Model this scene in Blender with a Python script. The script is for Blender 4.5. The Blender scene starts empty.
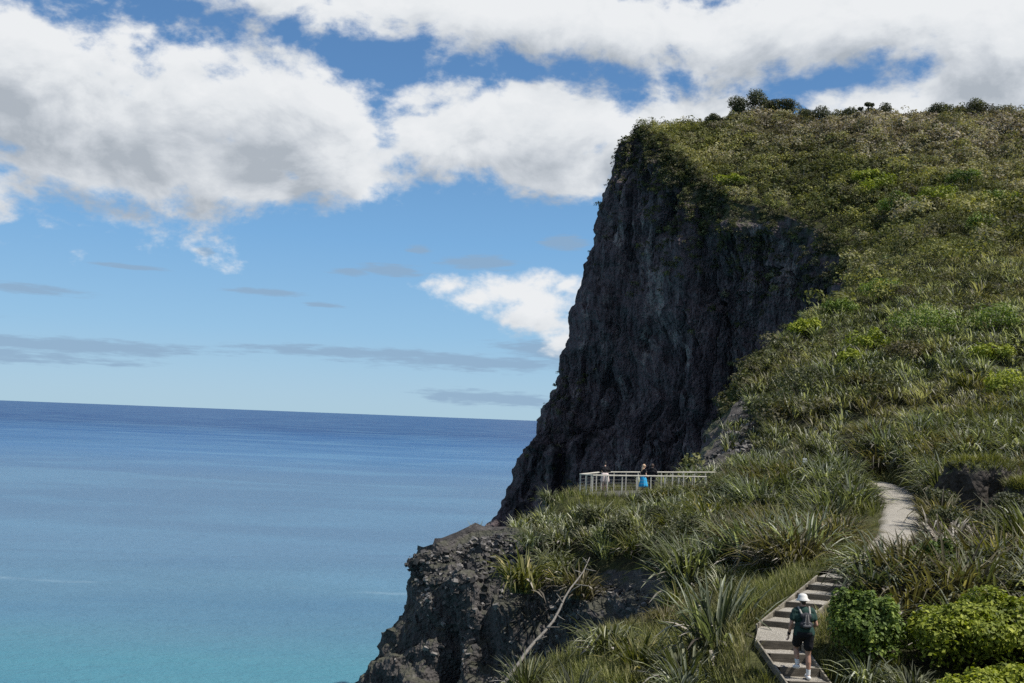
import bpy, bmesh, math, random
import numpy as np
from mathutils import Vector, Matrix

S = bpy.context.scene
COL = S.collection
RND = random.Random(7)
NP = np.random.RandomState(11)
SEA_Z = -110.0

# ------------------------------------------------------------------ camera
FPX, W, H = 1000.0, 1024, 683
PITCH, ROLL = math.atan(77.6 / FPX), math.radians(2.2)
FWD = np.array([0, math.cos(PITCH), math.sin(PITCH)])
UP0 = np.array([0, -math.sin(PITCH), math.cos(PITCH)])
XR = np.array([1.0, 0, 0])
RGT = math.cos(ROLL) * XR + math.sin(ROLL) * UP0
UPV = math.cos(ROLL) * UP0 - math.sin(ROLL) * XR


def P(px, py, d):
    """photo direction (px, py) at world depth y = d metres -> world point"""
    v = FWD + (px - W / 2) / FPX * RGT + (H / 2 - py) / FPX * UPV
    return v * (d / v[1])


def proj(p):
    p = np.atleast_2d(np.asarray(p, float))
    w = p @ FWD
    w = np.where(w > 0.05, w, 0.05)
    return W / 2 + (p @ RGT) / w * FPX, H / 2 - (p @ UPV) / w * FPX


cam = bpy.data.cameras.new('camera')
cam_o = bpy.data.objects.new('camera', cam)
COL.objects.link(cam_o)
cam.sensor_width = 36.0
cam.lens = 36.0 * FPX / W
cam.clip_end = 300000.0
cam.clip_start = 0.1
M = Matrix(((RGT[0], UPV[0], -FWD[0], 0), (RGT[1], UPV[1], -FWD[1], 0), (RGT[2], UPV[2], -FWD[2], 0), (0, 0, 0, 1)))
cam_o.matrix_world = M
S.camera = cam_o

# ------------------------------------------------------------------ noise
def _hash(ix, iy, iz, seed):
    h = (ix * 374761393 + iy * 668265263 + iz * 2147483647 * 3 + seed * 1274126177) & 0xFFFFFFFF
    h = ((h ^ (h >> 13)) * 1274126177) & 0xFFFFFFFF
    h = ((h ^ (h >> 16)) * 2246822519) & 0xFFFFFFFF
    return ((h ^ (h >> 15)) & 0xFFFFFF) / float(0xFFFFFF) * 2 - 1


def vnoise(p, seed=0):
    p = np.asarray(p, float)
    i = np.floor(p).astype(np.int64)
    f = p - i
    u = f * f * f * (f * (f * 6 - 15) + 10)
    out = 0
    for dx in (0, 1):
        wx = u[:, 0] if dx else 1 - u[:, 0]
        for dy in (0, 1):
            wy = u[:, 1] if dy else 1 - u[:, 1]
            for dz in (0, 1):
                wz = u[:, 2] if dz else 1 - u[:, 2]
                out = out + wx * wy * wz * _hash(i[:, 0] + dx, i[:, 1] + dy, i[:, 2] + dz, seed)
    return out


def fbm(p, octv=4, seed=0, gain=0.5):
    p = np.asarray(p, float)
    a, s, t = 1.0, 0, 0
    for k in range(octv):
        s = s + a * vnoise(p * (2.03 ** k) + 17.3 * k, seed + k)
        t += a
        a *= gain
    return s / t


def ridged(p, octv=4, seed=0):
    a, s, t = 1.0, 0, 0
    for k in range(octv):
        s = s + a * (1 - 2 * np.abs(vnoise(np.asarray(p) * (2.03 ** k) + 9.1 * k, seed + k)))
        t += a
        a *= 0.5
    return s / t


def sstep(a, b, x):
    t = np.clip((np.asarray(x, float) - a) / (b - a), 0, 1)
    return t * t * (3 - 2 * t)


# ------------------------------------------------------------------ mesh helpers
def mesh_np(name, v, quads=None, tris=None, mat=None, smooth=True, parent=None, cols=None, link=True):
    """one mesh object from numpy arrays; cols = float attribute dict {name: per-vertex array}"""
    me = bpy.data.meshes.new(name)
    v = np.asarray(v, np.float32)
    nq = 0 if quads is None else len(quads)
    nt = 0 if tris is None else len(tris)
    me.vertices.add(len(v))
    me.vertices.foreach_set('co', v.ravel())
    loops = []
    if nq: loops.append(np.asarray(quads, np.int32).ravel())
    if nt: loops.append(np.asarray(tris, np.int32).ravel())
    loops = np.concatenate(loops)
    me.loops.add(len(loops))
    me.loops.foreach_set('vertex_index', loops)
    me.polygons.add(nq + nt)
    starts = np.concatenate([np.arange(nq) * 4, nq * 4 + np.arange(nt) * 3]).astype(np.int32)
    me.polygons.foreach_set('loop_start', starts)
    me.polygons.foreach_set('use_smooth', np.full(nq + nt, smooth, bool))
    me.update(calc_edges=True)
    me.validate()
    for k, a in (cols or {}).items():
        at = me.attributes.new(k, 'FLOAT', 'POINT')
        at.data.foreach_set('value', np.asarray(a, np.float32))
    if mat is not None:
        me.materials.append(mat)
    if not link:
        return me
    o = bpy.data.objects.new(name, me)
    COL.objects.link(o)
    if parent is not None:
        o.parent = parent
    return o


def tag(o, label=None, cat=None, group=None, kind=None):
    if label: o['label'] = label
    if cat: o['category'] = cat
    if group: o['group'] = group
    if kind: o['kind'] = kind
    return o


def empty(name, loc, rz=0.0):
    o = bpy.data.objects.new(name, None)
    COL.objects.link(o)
    o.empty_display_size = 0.2
    o.location = tuple(loc)
    o.rotation_euler = (0, 0, rz)
    return o


def catmull(pts, n_per):
    """Catmull-Rom through rows of pts (N, ...); n_per samples in each span (int or list)"""
    pts = np.asarray(pts, float)
    N = len(pts)
    out, par = [], []
    for i in range(N - 1):
        n = n_per if isinstance(n_per, int) else n_per[i]
        p0 = pts[max(i - 1, 0)]; p1 = pts[i]; p2 = pts[i + 1]; p3 = pts[min(i + 2, N - 1)]
        for k in range(n):
            t = k / n
            out.append(0.5 * (2 * p1 + (p2 - p0) * t + (2 * p0 - 5 * p1 + 4 * p2 - p3) * t * t + (3 * p1 - p0 - 3 * p2 + p3) * t ** 3))
            par.append(i + t)
    out.append(pts[-1]); par.append(N - 1)
    return np.array(out), np.array(par)


# ------------------------------------------------------------------ node helpers
class NT:
    def __init__(self, tree):
        self.t = tree
        self.n = tree.nodes
        self.l = tree.links

    def node(self, typ, **kw):
        nd = self.n.new(typ)
        for k, v in kw.items():
            setattr(nd, k, v)
        return nd

    def put(self, sock, val):
        if isinstance(val, bpy.types.NodeSocket):
            self.l.new(val, sock)
        elif val is not None:
            sock.default_value = val

    def math(self, op, a, b=None, c=None, clamp=False):
        nd = self.node('ShaderNodeMath', operation=op, use_clamp=clamp)
        self.put(nd.inputs[0], a)
        if b is not None: self.put(nd.inputs[1], b)
        if c is not None: self.put(nd.inputs[2], c)
        return nd.outputs[0]

    def vmath(self, op, a, b=None):
        nd = self.node('ShaderNodeVectorMath', operation=op)
        self.put(nd.inputs[0], a)
        if b is not None: self.put(nd.inputs[1], b)
        return nd.outputs['Value'] if op in ('LENGTH', 'DOT_PRODUCT', 'DISTANCE') else nd.outputs[0]

    def mix(self, fac, a, b, blend='MIX'):
        nd = self.node('ShaderNodeMix', data_type='RGBA', blend_type=blend)
        self.put(nd.inputs[0], fac)
        self.put(nd.inputs[6], a)
        self.put(nd.inputs[7], b)
        return nd.outputs[2]

    def noise(self, vec, scale, detail=4, rough=0.55, dist=0.0, out='Fac'):
        nd = self.node('ShaderNodeTexNoise')
        if vec is not None: self.put(nd.inputs['Vector'], vec)
        nd.inputs['Scale'].default_value = scale
        nd.inputs['Detail'].default_value = detail
        nd.inputs['Roughness'].default_value = rough
        nd.inputs['Distortion'].default_value = dist
        return nd.outputs[out]

    def voro(self, vec, scale, feature='F1', out='Distance', rand=1.0):
        nd = self.node('ShaderNodeTexVoronoi', feature=feature)
        self.put(nd.inputs['Vector'], vec)
        nd.inputs['Scale'].default_value = scale
        nd.inputs['Randomness'].default_value = rand
        return nd.outputs[out]

    def ramp(self, fac, stops, interp='LINEAR'):
        nd = self.node('ShaderNodeValToRGB')
        nd.color_ramp.interpolation = interp
        el = nd.color_ramp.elements
        while len(el) < len(stops): el.new(0.5)
        for e, (p, c) in zip(el, stops):
            e.position = p
            e.color = (*c, 1) if len(c) == 3 else c
        self.put(nd.inputs[0], fac)
        return nd.outputs[0]

    def remap(self, v, a, b, c=0.0, d=1.0):
        nd = self.node('ShaderNodeMapRange', interpolation_type='SMOOTHSTEP')
        self.put(nd.inputs[0], v)
        for i, x in enumerate((a, b, c, d)):
            nd.inputs[1 + i].default_value = x
        return nd.outputs[0]

    def bump(self, h, strength=0.5, dist=0.1, normal=None):
        nd = self.node('ShaderNodeBump')
        nd.inputs['Strength'].default_value = strength
        nd.inputs['Distance'].default_value = dist
        self.put(nd.inputs['Height'], h)
        if normal is not None: self.put(nd.inputs['Normal'], normal)
        return nd.outputs[0]


def mat_new(name):
    m = bpy.data.materials.new(name)
    m.use_nodes = True
    t = NT(m.node_tree)
    b = t.n['Principled BSDF']
    return m, t, b


def obj_coord(t):
    return t.node('ShaderNodeTexCoord').outputs['Object']


def scale_vec(t, v, s):
    nd = t.node('ShaderNodeMapping')
    t.put(nd.inputs[0], v)
    nd.inputs[3].default_value = s
    return nd.outputs[0]


def attr(t, name):
    return t.node('ShaderNodeAttribute', attribute_name=name).outputs['Fac']


# ------------------------------------------------------------------ light
SUN_AZ, SUN_EL = math.radians(108), math.radians(58)
sun_dir = Vector((math.sin(SUN_AZ) * math.cos(SUN_EL), math.cos(SUN_AZ) * math.cos(SUN_EL), math.sin(SUN_EL)))
sl = bpy.data.lights.new('sun', 'SUN')
sl.energy = 5.0
sl.angle = math.radians(0.53)
sl.color = (1.0, 0.96, 0.90)
so = bpy.data.objects.new('sun', sl)
COL.objects.link(so)
so.rotation_euler = sun_dir.to_track_quat('Z', 'Y').to_euler()

S.view_settings.view_transform = 'Standard'
S.view_settings.look = 'None'
S.view_settings.exposure = 0.25
S.view_settings.gamma = 1.0
S.view_settings.use_curve_mapping = False
S.cycles.max_bounces = 6
S.cycles.diffuse_bounces = 3
S.cycles.glossy_bounces = 2
S.cycles.transmission_bounces = 3
S.cycles.transparent_max_bounces = 4
S.cycles.caustics_reflective = False
S.cycles.caustics_refractive = False
S.cycles.use_denoising = False


def azel(px, py):
    v = P(px, py, 100.0)
    return math.atan2(v[0], v[1]), math.atan2(v[2], math.hypot(v[0], v[1]))


def build_world():
    w = bpy.data.worlds.new('World')
    S.world = w
    w.use_nodes = True
    t = NT(w.node_tree)
    bg = t.n['Background']
    STR = 0.1
    bg.inputs[1].default_value = STR * 0.84
    sky = t.node('ShaderNodeTexSky', sky_type='NISHITA')
    sky.sun_disc = False
    sky.sun_elevation = SUN_EL
    sky.sun_rotation = SUN_AZ
    sky.air_density = 1.0
    sky.dust_density = 0.6
    sky.ozone_density = 2.2
    sky.altitude = 110
    d = t.node('ShaderNodeTexCoord').outputs['Generated']
    sx = t.node('ShaderNodeSeparateXYZ')
    t.put(sx.inputs[0], d)
    X, Y, Z = sx.outputs
    az = t.math('ARCTAN2', X, Y)
    el = t.math('ARCSINE', Z)
    cb = t.node('ShaderNodeCombineXYZ')
    t.put(cb.inputs[0], az); t.put(cb.inputs[1], el)
    p0 = cb.outputs[0]
    # billowy warp of the direction coordinates
    pw = scale_vec(t, p0, (1.0, 1.5, 1.0))
    n1 = t.noise(pw, 8.0, 9, 0.58, 0.3)
    n1c = t.math('SUBTRACT', n1, 0.5)
    n2 = t.noise(pw, 3.1, 3, 0.5)
    n2c = t.math('SUBTRACT', n2, 0.5)
    big = [(60, 105, 190, 80), (170, 112, 160, 82), (270, 122, 105, 66), (20, 60, 130, 65), (230, 168, 105, 40),
           (330, 150, 62, 42), (-150, 100, 200, 90), (350, 175, 80, 18), (120, 165, 140, 25),
           (460, 135, 80, 42), (560, 130, 105, 44), (650, 140, 95, 50), (560, 165, 90, 33), (730, 120, 70, 26),
           (420, 8, 270, 30), (620, 22, 210, 38), (780, 35, 150, 46), (880, 18, 120, 38), (250, -20, 160, 28),
           (880, 105, 120, 24), (1010, 45, 80, 62), (960, 92, 100, 34), (1120, 60, 120, 70), (1300, 80, 130, 50),
           (452, 286, 46, 15), (480, 296, 40, 16), (470, 300, 36, 16), (520, 318, 44, 20), (560, 285, 50, 16), (505, 292, 50, 16), (545, 300, 50, 20), (552, 322, 40, 20), (575, 345, 44, 14), (600, 305, 45, 20), (640, 300, 55, 36),
           (-400, 130, 160, 50), (-300, -80, 220, 60), (200, -140, 220, 60), (700, -170, 260, 70), (1000, -120, 150, 40)]

    def field(p):
        acc = None
        for (cx, cy, rx, ry) in big:
            a, e = azel(cx, cy)
            q = t.vmath('SUBTRACT', p, (a, e, 0))
            q = t.vmath('MULTIPLY', q, (860 / rx, 860 / ry, 0))
            ln = t.vmath('LENGTH', q)
            v = t.math('SUBTRACT', 1.0, ln) if ry > 21 else t.math('MULTIPLY_ADD', ln, -.6, .52)
            if acc is None: acc = v
            else:
                acc = t.math('SMOOTH_MAX', acc, v, 0.22)
        return acc
    D0 = field(p0)
    Dn = t.math('MULTIPLY_ADD', n1c, 2.1, D0)
    Dn = t.math('MULTIPLY_ADD', n2c, 0.8, Dn)
    n3c = t.math('SUBTRACT', t.noise(pw, 32.0, 6, 0.6), 0.5)
    Dn = t.math('MULTIPLY_ADD', n3c, 1.0, Dn)
    alpha = t.remap(Dn, -0.08, 0.40)
    # light from above and from the sun's side: how much cloud lies that way
    pu = t.vmath('ADD', p0, (0.018, 0.040, 0))
    Du = field(pu)
    puw = t.vmath('ADD', pw, (0.012, 0.03, 0))
    n1u = t.math('SUBTRACT', t.noise(puw, 8.0, 9, 0.58, 0.3), 0.5)
    Dun = t.math('MULTIPLY_ADD', n1u, 0.9, Du)
    shade = t.remap(Dun, -0.25, 1.15)
    bil = t.math('SUBTRACT', n1u, n1c)
    shade = t.math('MULTIPLY_ADD', bil, 1.7, shade)
    shade = t.math('MULTIPLY_ADD', n3c, 0.5, shade)
    shade = t.math('MULTIPLY_ADD', n2c, 0.9, shade, clamp=True)
    ccol = t.ramp(shade, [(0.0, (0.84, 0.86, 0.88)), (0.35, (0.76, 0.79, 0.82)), (0.7, (0.58, 0.62, 0.67)), (1.0, (0.42, 0.465, 0.52))])
    ccol = t.vmath('SCALE', ccol)
    ccol.node.inputs['Scale'].default_value = 1.0 / STR
    # thin grey-blue streaks of stratus low over the sea
    streak = [(60, 345, 170, 9), (-60, 352, 160, 9), (25, 289, 60, 6), (360, 353, 150, 7), (470, 362, 150, 10), (560, 352, 70, 14),
              (265, 292, 44, 4), (130, 267, 36, 3), (325, 305, 24, 3), (350, 272, 22, 5), (420, 250, 14, 6), (565, 243, 26, 9), (480, 262, 40, 9),
              (-200, 300, 130, 8), (205, 252, 9, 5), (20, 360, 60, 3), (390, 270, 40, 6), (470, 397, 60, 9), (520, 400, 60, 8), (440, 398, 22, 6), (490, 262, 30, 8)]
    acc = None
    ps = t.vmath('MULTIPLY', p0, (3.0, 22.0, 1))
    nsn = t.math('SUBTRACT', t.noise(ps, 4.0, 5, 0.6), 0.5)
    for (cx, cy, rx, ry) in streak:
        a, e = azel(cx, cy)
        q = t.vmath('SUBTRACT', p0, (a, e, 0))
        q = t.vmath('MULTIPLY', q, (1000 / rx, 1000 / ry, 0))
        # keep the streaks level along the tilted picture: plain azimuth / elevation
        v = t.math('SUBTRACT', 1.0, t.vmath('LENGTH', q))
        acc = v if acc is None else t.math('MAXIMUM', acc, v)
    nsf = t.math('SUBTRACT', t.noise(ps, 13.0, 4, 0.6), 0.5)
    sD = t.math('MULTIPLY_ADD', nsn, 1.6, acc)
    sD = t.math('MULTIPLY_ADD', nsf, 1.5, sD)
    sA = t.math('MULTIPLY', t.remap(sD, -0.08, 0.6), 0.75)
    # clouds in the rest of the sky, seen only by the light
    pp = t.node('ShaderNodeTexNoise')
    pp.inputs['Scale'].default_value = 2.2
    pp.inputs['Detail'].default_value = 5
    t.put(pp.inputs['Vector'], d)
    side = t.remap(t.math('ABSOLUTE', az), 0.75, 1.1)
    gA = t.math('MULTIPLY', t.remap(pp.outputs[0], 0.46, 0.62), side)
    gA = t.math('MULTIPLY', gA, t.remap(el, 0.0, 0.15))
    # slight lift of blue toward the photo's clear cyan near the sea
    grad = t.ramp(t.math('MULTIPLY', t.math('MAXIMUM', el, 0.0), 1 / 1.5708), [(0.0, (.42, .63, .78)), (.015, (.38, .60, .79)), (.05, (.29, .54, .80)), (.11, (.19, .43, .75)), (.20, (.11, .27, .55)), (.36, (.055, .15, .38)), (1.0, (.035, .09, .28))])
    grad = t.vmath('SCALE', grad); grad.node.inputs['Scale'].default_value = 1.0 / STR
    skyc = t.mix(.85, sky.outputs[0], grad)
    c = t.mix(sA, skyc, (0.27 / STR, 0.40 / STR, 0.56 / STR, 1))
    c = t.mix(gA, c, (0.55 / STR, 0.58 / STR, 0.62 / STR, 1))
    c = t.mix(alpha, c, ccol)
    t.put(bg.inputs[0], c)
    w.cycles.sampling_method = 'MANUAL'
    w.cycles.sample_map_resolution = 512


build_world()

# ------------------------------------------------------------------ coast rim: where the hill breaks into the cliffs
def px_col(pts, d_pts=None):
    return np.array([P(*p) for p in pts])


def off_col(rim, offs):
    """rim (px,py,d); offs = list of (height below rim, dx, dy)"""
    r = P(*rim)
    return np.array([r] + [r + np.array([dx, dy, -h]) for (h, dx, dy) in offs])


def fal(dx, dy, h):
    """generic fall from the rim to the sea, total offset (dx,dy) over height h"""
    return [(h * .03, dx * .04, dy * .04), (h * .12, dx * .12, dy * .12), (h * .3, dx * .27, dy * .27), (h * .6, dx * .55, dy * .55), (h, dx, dy)]


far_cols = [
    off_col((870, 150, 400), fal(-6, 40, 210)),
    off_col((735, 134, 352), fal(-14, 30, 205)),
    px_col([(646, 129, 318), (624, 148, 317), (607, 186, 316), (602, 225, 315), (590, 262, 314), (581, 318, 312), (568, 365, 310), (553, 395, 308), (530, 450, 303), (497, 527, 298), (462, 620, 294), (440, 800, 290)]),
    px_col([(662, 140, 300), (640, 190, 298), (632, 260, 297), (622, 330, 296), (605, 400, 293), (585, 470, 288), (560, 560, 284), (520, 780, 276)]),
    px_col([(690, 172, 282), (680, 230, 282), (672, 300, 282), (660, 370, 281), (648, 440, 277), (632, 520, 270), (590, 800, 255)]),
    px_col([(730, 200, 268), (722, 260, 270), (712, 330, 270), (704, 400, 268), (692, 470, 263), (680, 560, 258), (640, 850, 240)]),
    px_col([(775, 213, 252), (766, 270, 256), (756, 340, 257), (748, 400, 254), (738, 470, 250), (725, 560, 245), (690, 880, 228)]),
    px_col([(822, 232, 232), (812, 280, 238), (800, 340, 240), (792, 400, 238), (780, 480, 234), (765, 580, 228), (730, 920, 212)]),
    px_col([(858, 258, 205), (850, 300, 212), (838, 360, 214), (826, 420, 212), (812, 500, 206), (795, 600, 200), (750, 990, 185)]),
    off_col((850, 290, 172), fal(-26, 8, 132)),
    off_col((803, 318, 140), fal(-24, 8, 125)),
    off_col((757, 360, 113), fal(-22, 8, 118)),
    off_col((736, 400, 97), [(3, -1.0, 0), (8, -3, 0), (20, -8, 2), (60, -18, 5), (112, -26, 8)]),
    off_col((716, 436, 85), [(2, -1.5, -.5), (5, -4, -1), (14, -8, 0), (50, -18, 4), (109, -26, 8)]),
    off_col((700, 466, 76), [(2, -1.5, .5), (6, -4, 1), (18, -9, 3), (50, -18, 6), (107, -26, 10)]),
]
near_cols = [
    off_col((700, 466, 76), [(2, -1.5, .5), (6, -4, 1), (18, -9, 3), (50, -18, 6), (107, -26, 10)]),
    off_col((668, 486, 71), [(2, -.5, 1), (6, -2, 3), (20, -8, 9), (50, -16, 13), (106, -28, 18)]),
    off_col((605, 495, 63), [(2, -.3, 1), (6, -1, 3), (20, -6, 8), (50, -15, 12), (105, -28, 16)]),
    off_col((552, 513, 58.5), [(2, -.6, .8), (6, -1.6, 2), (20, -6, 6), (50, -15, 10), (104, -28, 14)]),
    off_col((503, 528, 55), [(1.5, -.5, .6), (4, -1.2, 1.5), (16, -5, 5), (50, -15, 8), (104, -28, 12)]),
    off_col((446, 541, 52.8), [(1.5, -.3, .3), (4, -1.0, .8), (16, -5, 3), (50, -15, 6), (104, -29, 10)]),
    px_col([(418, 545, 50.6), (417, 553, 50.5), (428, 565, 50.3), (423, 582, 50), (411, 603, 49.7), (396, 628, 49.2), (385, 652, 48.7), (366, 684, 48), (330, 740, 47), (100, 1300, 44), (-200, 2700, 42)]),
    px_col([(438, 541.5, 49.7), (442, 570, 49.0), (437, 600, 48.4), (428, 630, 47.8), (416, 660, 47.2), (400, 695, 46.6), (360, 760, 45.6), (120, 1350, 42.6), (-190, 2800, 40)]),
    px_col([(474, 531, 50.8), (474, 562, 49.4), (470, 598, 47.6), (466, 625, 46.8), (460, 655, 46), (452, 690, 45.4), (410, 770, 44.2), (150, 1400, 41), (-180, 2900, 38)]),
    px_col([(510, 525, 50.8), (512, 560, 48.8), (511, 603, 46.6), (510, 635, 45.5), (506, 665, 44.6), (498, 700, 43.6), (450, 790, 42.4), (180, 1450, 39.4), (-170, 3000, 36)]),
    px_col([(546, 556, 48.2), (552, 582, 46.2), (554, 612, 44.5), (553, 640, 43.5), (549, 670, 42.6), (540, 705, 41.6), (480, 810, 40.4), (200, 1500, 37.4), (-160, 3100, 34)]),
    px_col([(600, 572, 44.4), (601, 590, 43.2), (600, 606, 42.2), (600, 630, 41.3), (594, 665, 40.2), (580, 705, 39), (510, 830, 38), (220, 1550, 35), (-150, 3200, 32)]),
    px_col([(655, 582, 40), (652, 600, 39.4), (648, 625, 38.2), (634, 665, 36.8), (610, 715, 35.6), (530, 860, 34.8), (230, 1600, 32.5), (-150, 3300, 29.5)]),
    px_col([(668, 604, 35), (655, 625, 34.4), (635, 655, 33.6), (605, 700, 32.6), (570, 760, 31.6), (490, 920, 30.5), (200, 1700, 29), (-200, 3500, 27)]),
    px_col([(625, 627, 31), (605, 650, 30.6), (575, 680, 30), (540, 720, 29.2), (500, 790, 28.4), (410, 980, 27.4), (120, 1800, 26.2), (-300, 3700, 25)]),
    px_col([(560, 652, 28.6), (540, 675, 28.2), (510, 705, 27.8), (475, 745, 27), (430, 820, 26.2), (330, 1030, 25.2), (0, 1900, 24.2), (-500, 3900, 23)]),
    off_col((505, 690, 26), [(1, -.8, -.2), (3, -2, -.4), (10, -5, -1), (40, -14, -2), (102, -25, -3)]),
    off_col((410, 800, 18), [(1, -.8, -.2), (3, -2, -.4), (10, -5, -1), (40, -14, -2), (102, -25, -3)]),
]


def world_col(p, dx):
    return np.array([p] + [np.array(p) + np.array([a, b, -h]) for (h, a, b) in fal(dx, 0, p[2] - SEA_Z)])


near_cols += [world_col((-5.5, 9, -5.2), -26), world_col((-7, -2, -3.6), -26), world_col((-12, -25, -3.5), -26)]

ST = np.array([0, .012, .03, .055, .085, .12, .18, .26, .36, .48, .62, .8, 1.0])


def stations(col):
    z = col[:, 2].copy()
    z = np.minimum.accumulate(z - np.arange(len(z)) * 1e-4)
    top = z[0]
    # cut or extend to the sea bed just under the water
    bot = SEA_Z - 3
    out = []
    for s in ST:
        zz = top + (bot - top) * s
        x = np.interp(-zz, -z, col[:, 0])
        y = np.interp(-zz, -z, col[:, 1])
        if zz < z[-1]:
            k = (z[-1] - zz)
            x = col[-1, 0] - k * .15
        out.append((x, y, zz))
    return np.array(out)


far_st = np.array([stations(c) for c in far_cols])
near_st = np.array([stations(c) for c in near_cols])
rim_ctl = np.concatenate([far_st[:, 0], near_st[1:, 0]])
_rim_all, _ = catmull(rim_ctl, 28)


def loft(stn, n_per, rows, power):
    cols, par = catmull(stn, n_per)                     # (C, K, 3)
    t = np.linspace(0, 1, rows) ** power
    C = len(cols)
    out = np.zeros((C, rows, 3))
    # smooth interpolation down each column
    K = len(ST)
    idx = np.clip(np.searchsorted(ST, t, side='right') - 1, 0, K - 2)
    f = (t - ST[idx]) / (ST[idx + 1] - ST[idx])
    for a in range(3):
        m = np.gradient(cols[:, :, a], ST, axis=1)
        h = (ST[idx + 1] - ST[idx])
        p0, p1 = cols[:, idx, a], cols[:, idx + 1, a]
        m0, m1 = m[:, idx] * h, m[:, idx + 1] * h
        f2, f3 = f * f, f ** 3
        out[:, :, a] = (2 * f3 - 3 * f2 + 1) * p0 + (f3 - 2 * f2 + f) * m0 + (-2 * f3 + 3 * f2) * p1 + (f3 - f2) * m1
    # a flange tucked under the edge of the hill
    inl = out[:, 0] - out[:, max(3, rows // 12)]
    inl[:, 2] = 0
    inl /= np.linalg.norm(inl, axis=1, keepdims=True) + 1e-9
    k = np.clip(np.linalg.norm(out[:, 0], axis=1) * .012, .5, 4)[:, None]
    fl = out[:, 0] + inl * k - np.array([0, 0, .5]) * k
    out = np.concatenate([fl[:, None], out], 1)
    t = np.concatenate([[0], t])
    return out, par, t


def grid_normals(g):
    du = np.gradient(g, axis=0)
    dv = np.gradient(g, axis=1)
    n = np.cross(dv, du)
    n /= np.linalg.norm(n, axis=2, keepdims=True) + 1e-9
    return n


def grid_quads(C, R):
    i = np.arange(C * R).reshape(C, R)
    return np.stack([i[:-1, :-1], i[:-1, 1:], i[1:, 1:], i[1:, :-1]], axis=-1).reshape(-1, 4)


def common_disp(p):
    """displacement shared by hill and cliff so that they meet along the rim"""
    d = np.linalg.norm(p, axis=1)
    k = np.clip(d / 60.0, 0.35, 4.5)[:, None]
    q = p / k
    a = np.stack([fbm(q * 0.35, 3, 1), fbm(q * 0.35, 3, 5), fbm(q * 0.35, 3, 9)], 1) * 0.45
    b = np.stack([fbm(q * 1.7, 3, 21), fbm(q * 1.7, 3, 25), fbm(q * 1.7, 3, 29)], 1) * 0.16
    return (a + b) * k


# ------------------------------------------------------------------ hill height field
ctl = [tuple(r) for r in rim_ctl[1:-3]]
def C(px, py, d): ctl.append(tuple(P(px, py, d)))
for a in [(750, 123, 312), (820, 131, 300), (870, 126, 292), (950, 125, 284), (1024, 125, 278), (1150, 129, 272), (1320, 130, 265),
          (712, 131, 318), (700, 134, 345), (820, 146, 345), (1000, 140, 330), (1250, 150, 320), (900, 235, 430), (1200, 235, 420), (780, 230, 440),
          (720, 160, 296), (770, 165, 282), (830, 160, 275), (900, 158, 262), (1000, 155, 250), (1150, 160, 245),
          (860, 205, 236), (920, 205, 222), (1000, 205, 205), (1150, 200, 205), (900, 250, 180), (960, 250, 165), (1024, 250, 155), (1180, 250, 150),
          (880, 300, 142), (940, 300, 128), (1010, 300, 116), (1150, 290, 116), (820, 352, 112), (900, 350, 97), (1000, 350, 86), (1130, 340, 84),
          (780, 405, 88), (860, 402, 78), (940, 402, 71), (1020, 400, 65), (1150, 400, 62), (760, 452, 71), (850, 455, 60), (950, 455, 53), (1040, 455, 48), (1200, 440, 48),
          (720, 482, 64), (760, 484, 58), (820, 490, 50), (870, 490, 47), (920, 485, 47.5), (980, 498, 43), (1060, 500, 40),
          (840, 530, 40), (780, 525, 44), (720, 520, 49), (660, 520, 50), (600, 520, 51.5), (560, 530, 52),
          (900, 545, 33), (950, 560, 31), (1024, 560, 30), (1120, 560, 29), (860, 573, 27), (800, 575, 30), (740, 575, 33), (700, 562, 38), (650, 560, 41.5), (600, 560, 45), (550, 565, 47),
          (820, 576, 26.4), (840, 577, 26.4), (790, 601, 24.6), (765, 624, 23.1), (760, 645, 22.2), (800, 655, 22.2), (790, 686, 20.3), (828, 686, 20.3), (810, 760, 17.6), (750, 700, 20.6),
          (740, 620, 25), (700, 630, 26.5), (680, 612, 30), (650, 650, 26.5), (610, 660, 26.5), (640, 690, 22.5), (700, 680, 22.5), (560, 690, 24),
          (870, 620, 24), (950, 620, 24.5), (1030, 640, 23), (880, 680, 20.5), (960, 690, 20), (1060, 700, 19), (1160, 620, 22)]:
    C(*a)
ctl += [(0, 0, -1.7), (0, -10, -1.4), (0, 5, -2.7), (0, 10, -4.4), (3, 14, -5.0), (6, 15, -5.2), (7, 8, -3.6), (6, 3, -2.2), (12, 6, -2.4), (14, 14, -4.0),
        (22, 16, -3.4), (25, 5, -1.0), (25, -10, 0), (-4, 8, -4.6), (40, 25, 0.5), (45, 0, 2), (70, 40, 8), (90, 70, 17), (110, 40, 18)]
ctl = np.array(ctl)
OX, OY = 0.0, -15.0


def lp(x, y):
    r = np.hypot(x - OX, y - OY)
    return np.stack([2.2 * np.arctan2(x - OX, y - OY), np.log(r)], -1), r


_cq, _cr = lp(ctl[:, 0], ctl[:, 1])


def _tps(r2):
    return np.where(r2 > 1e-12, 0.5 * r2 * np.log(r2 + 1e-30), 0)


def tps_fit(q, val, lam):
    n = len(q)
    d2 = ((q[:, None] - q[None]) ** 2).sum(-1)
    K = _tps(d2) + lam * np.eye(n)
    Pm = np.c_[np.ones(n), q]
    A = np.zeros((n + 3, n + 3))
    A[:n, :n] = K; A[:n, n:] = Pm; A[n:, :n] = Pm.T
    return np.linalg.solve(A, np.r_[val, 0, 0, 0])


_w = tps_fit(_cq, ctl[:, 2] / _cr, 2e-4)


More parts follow.
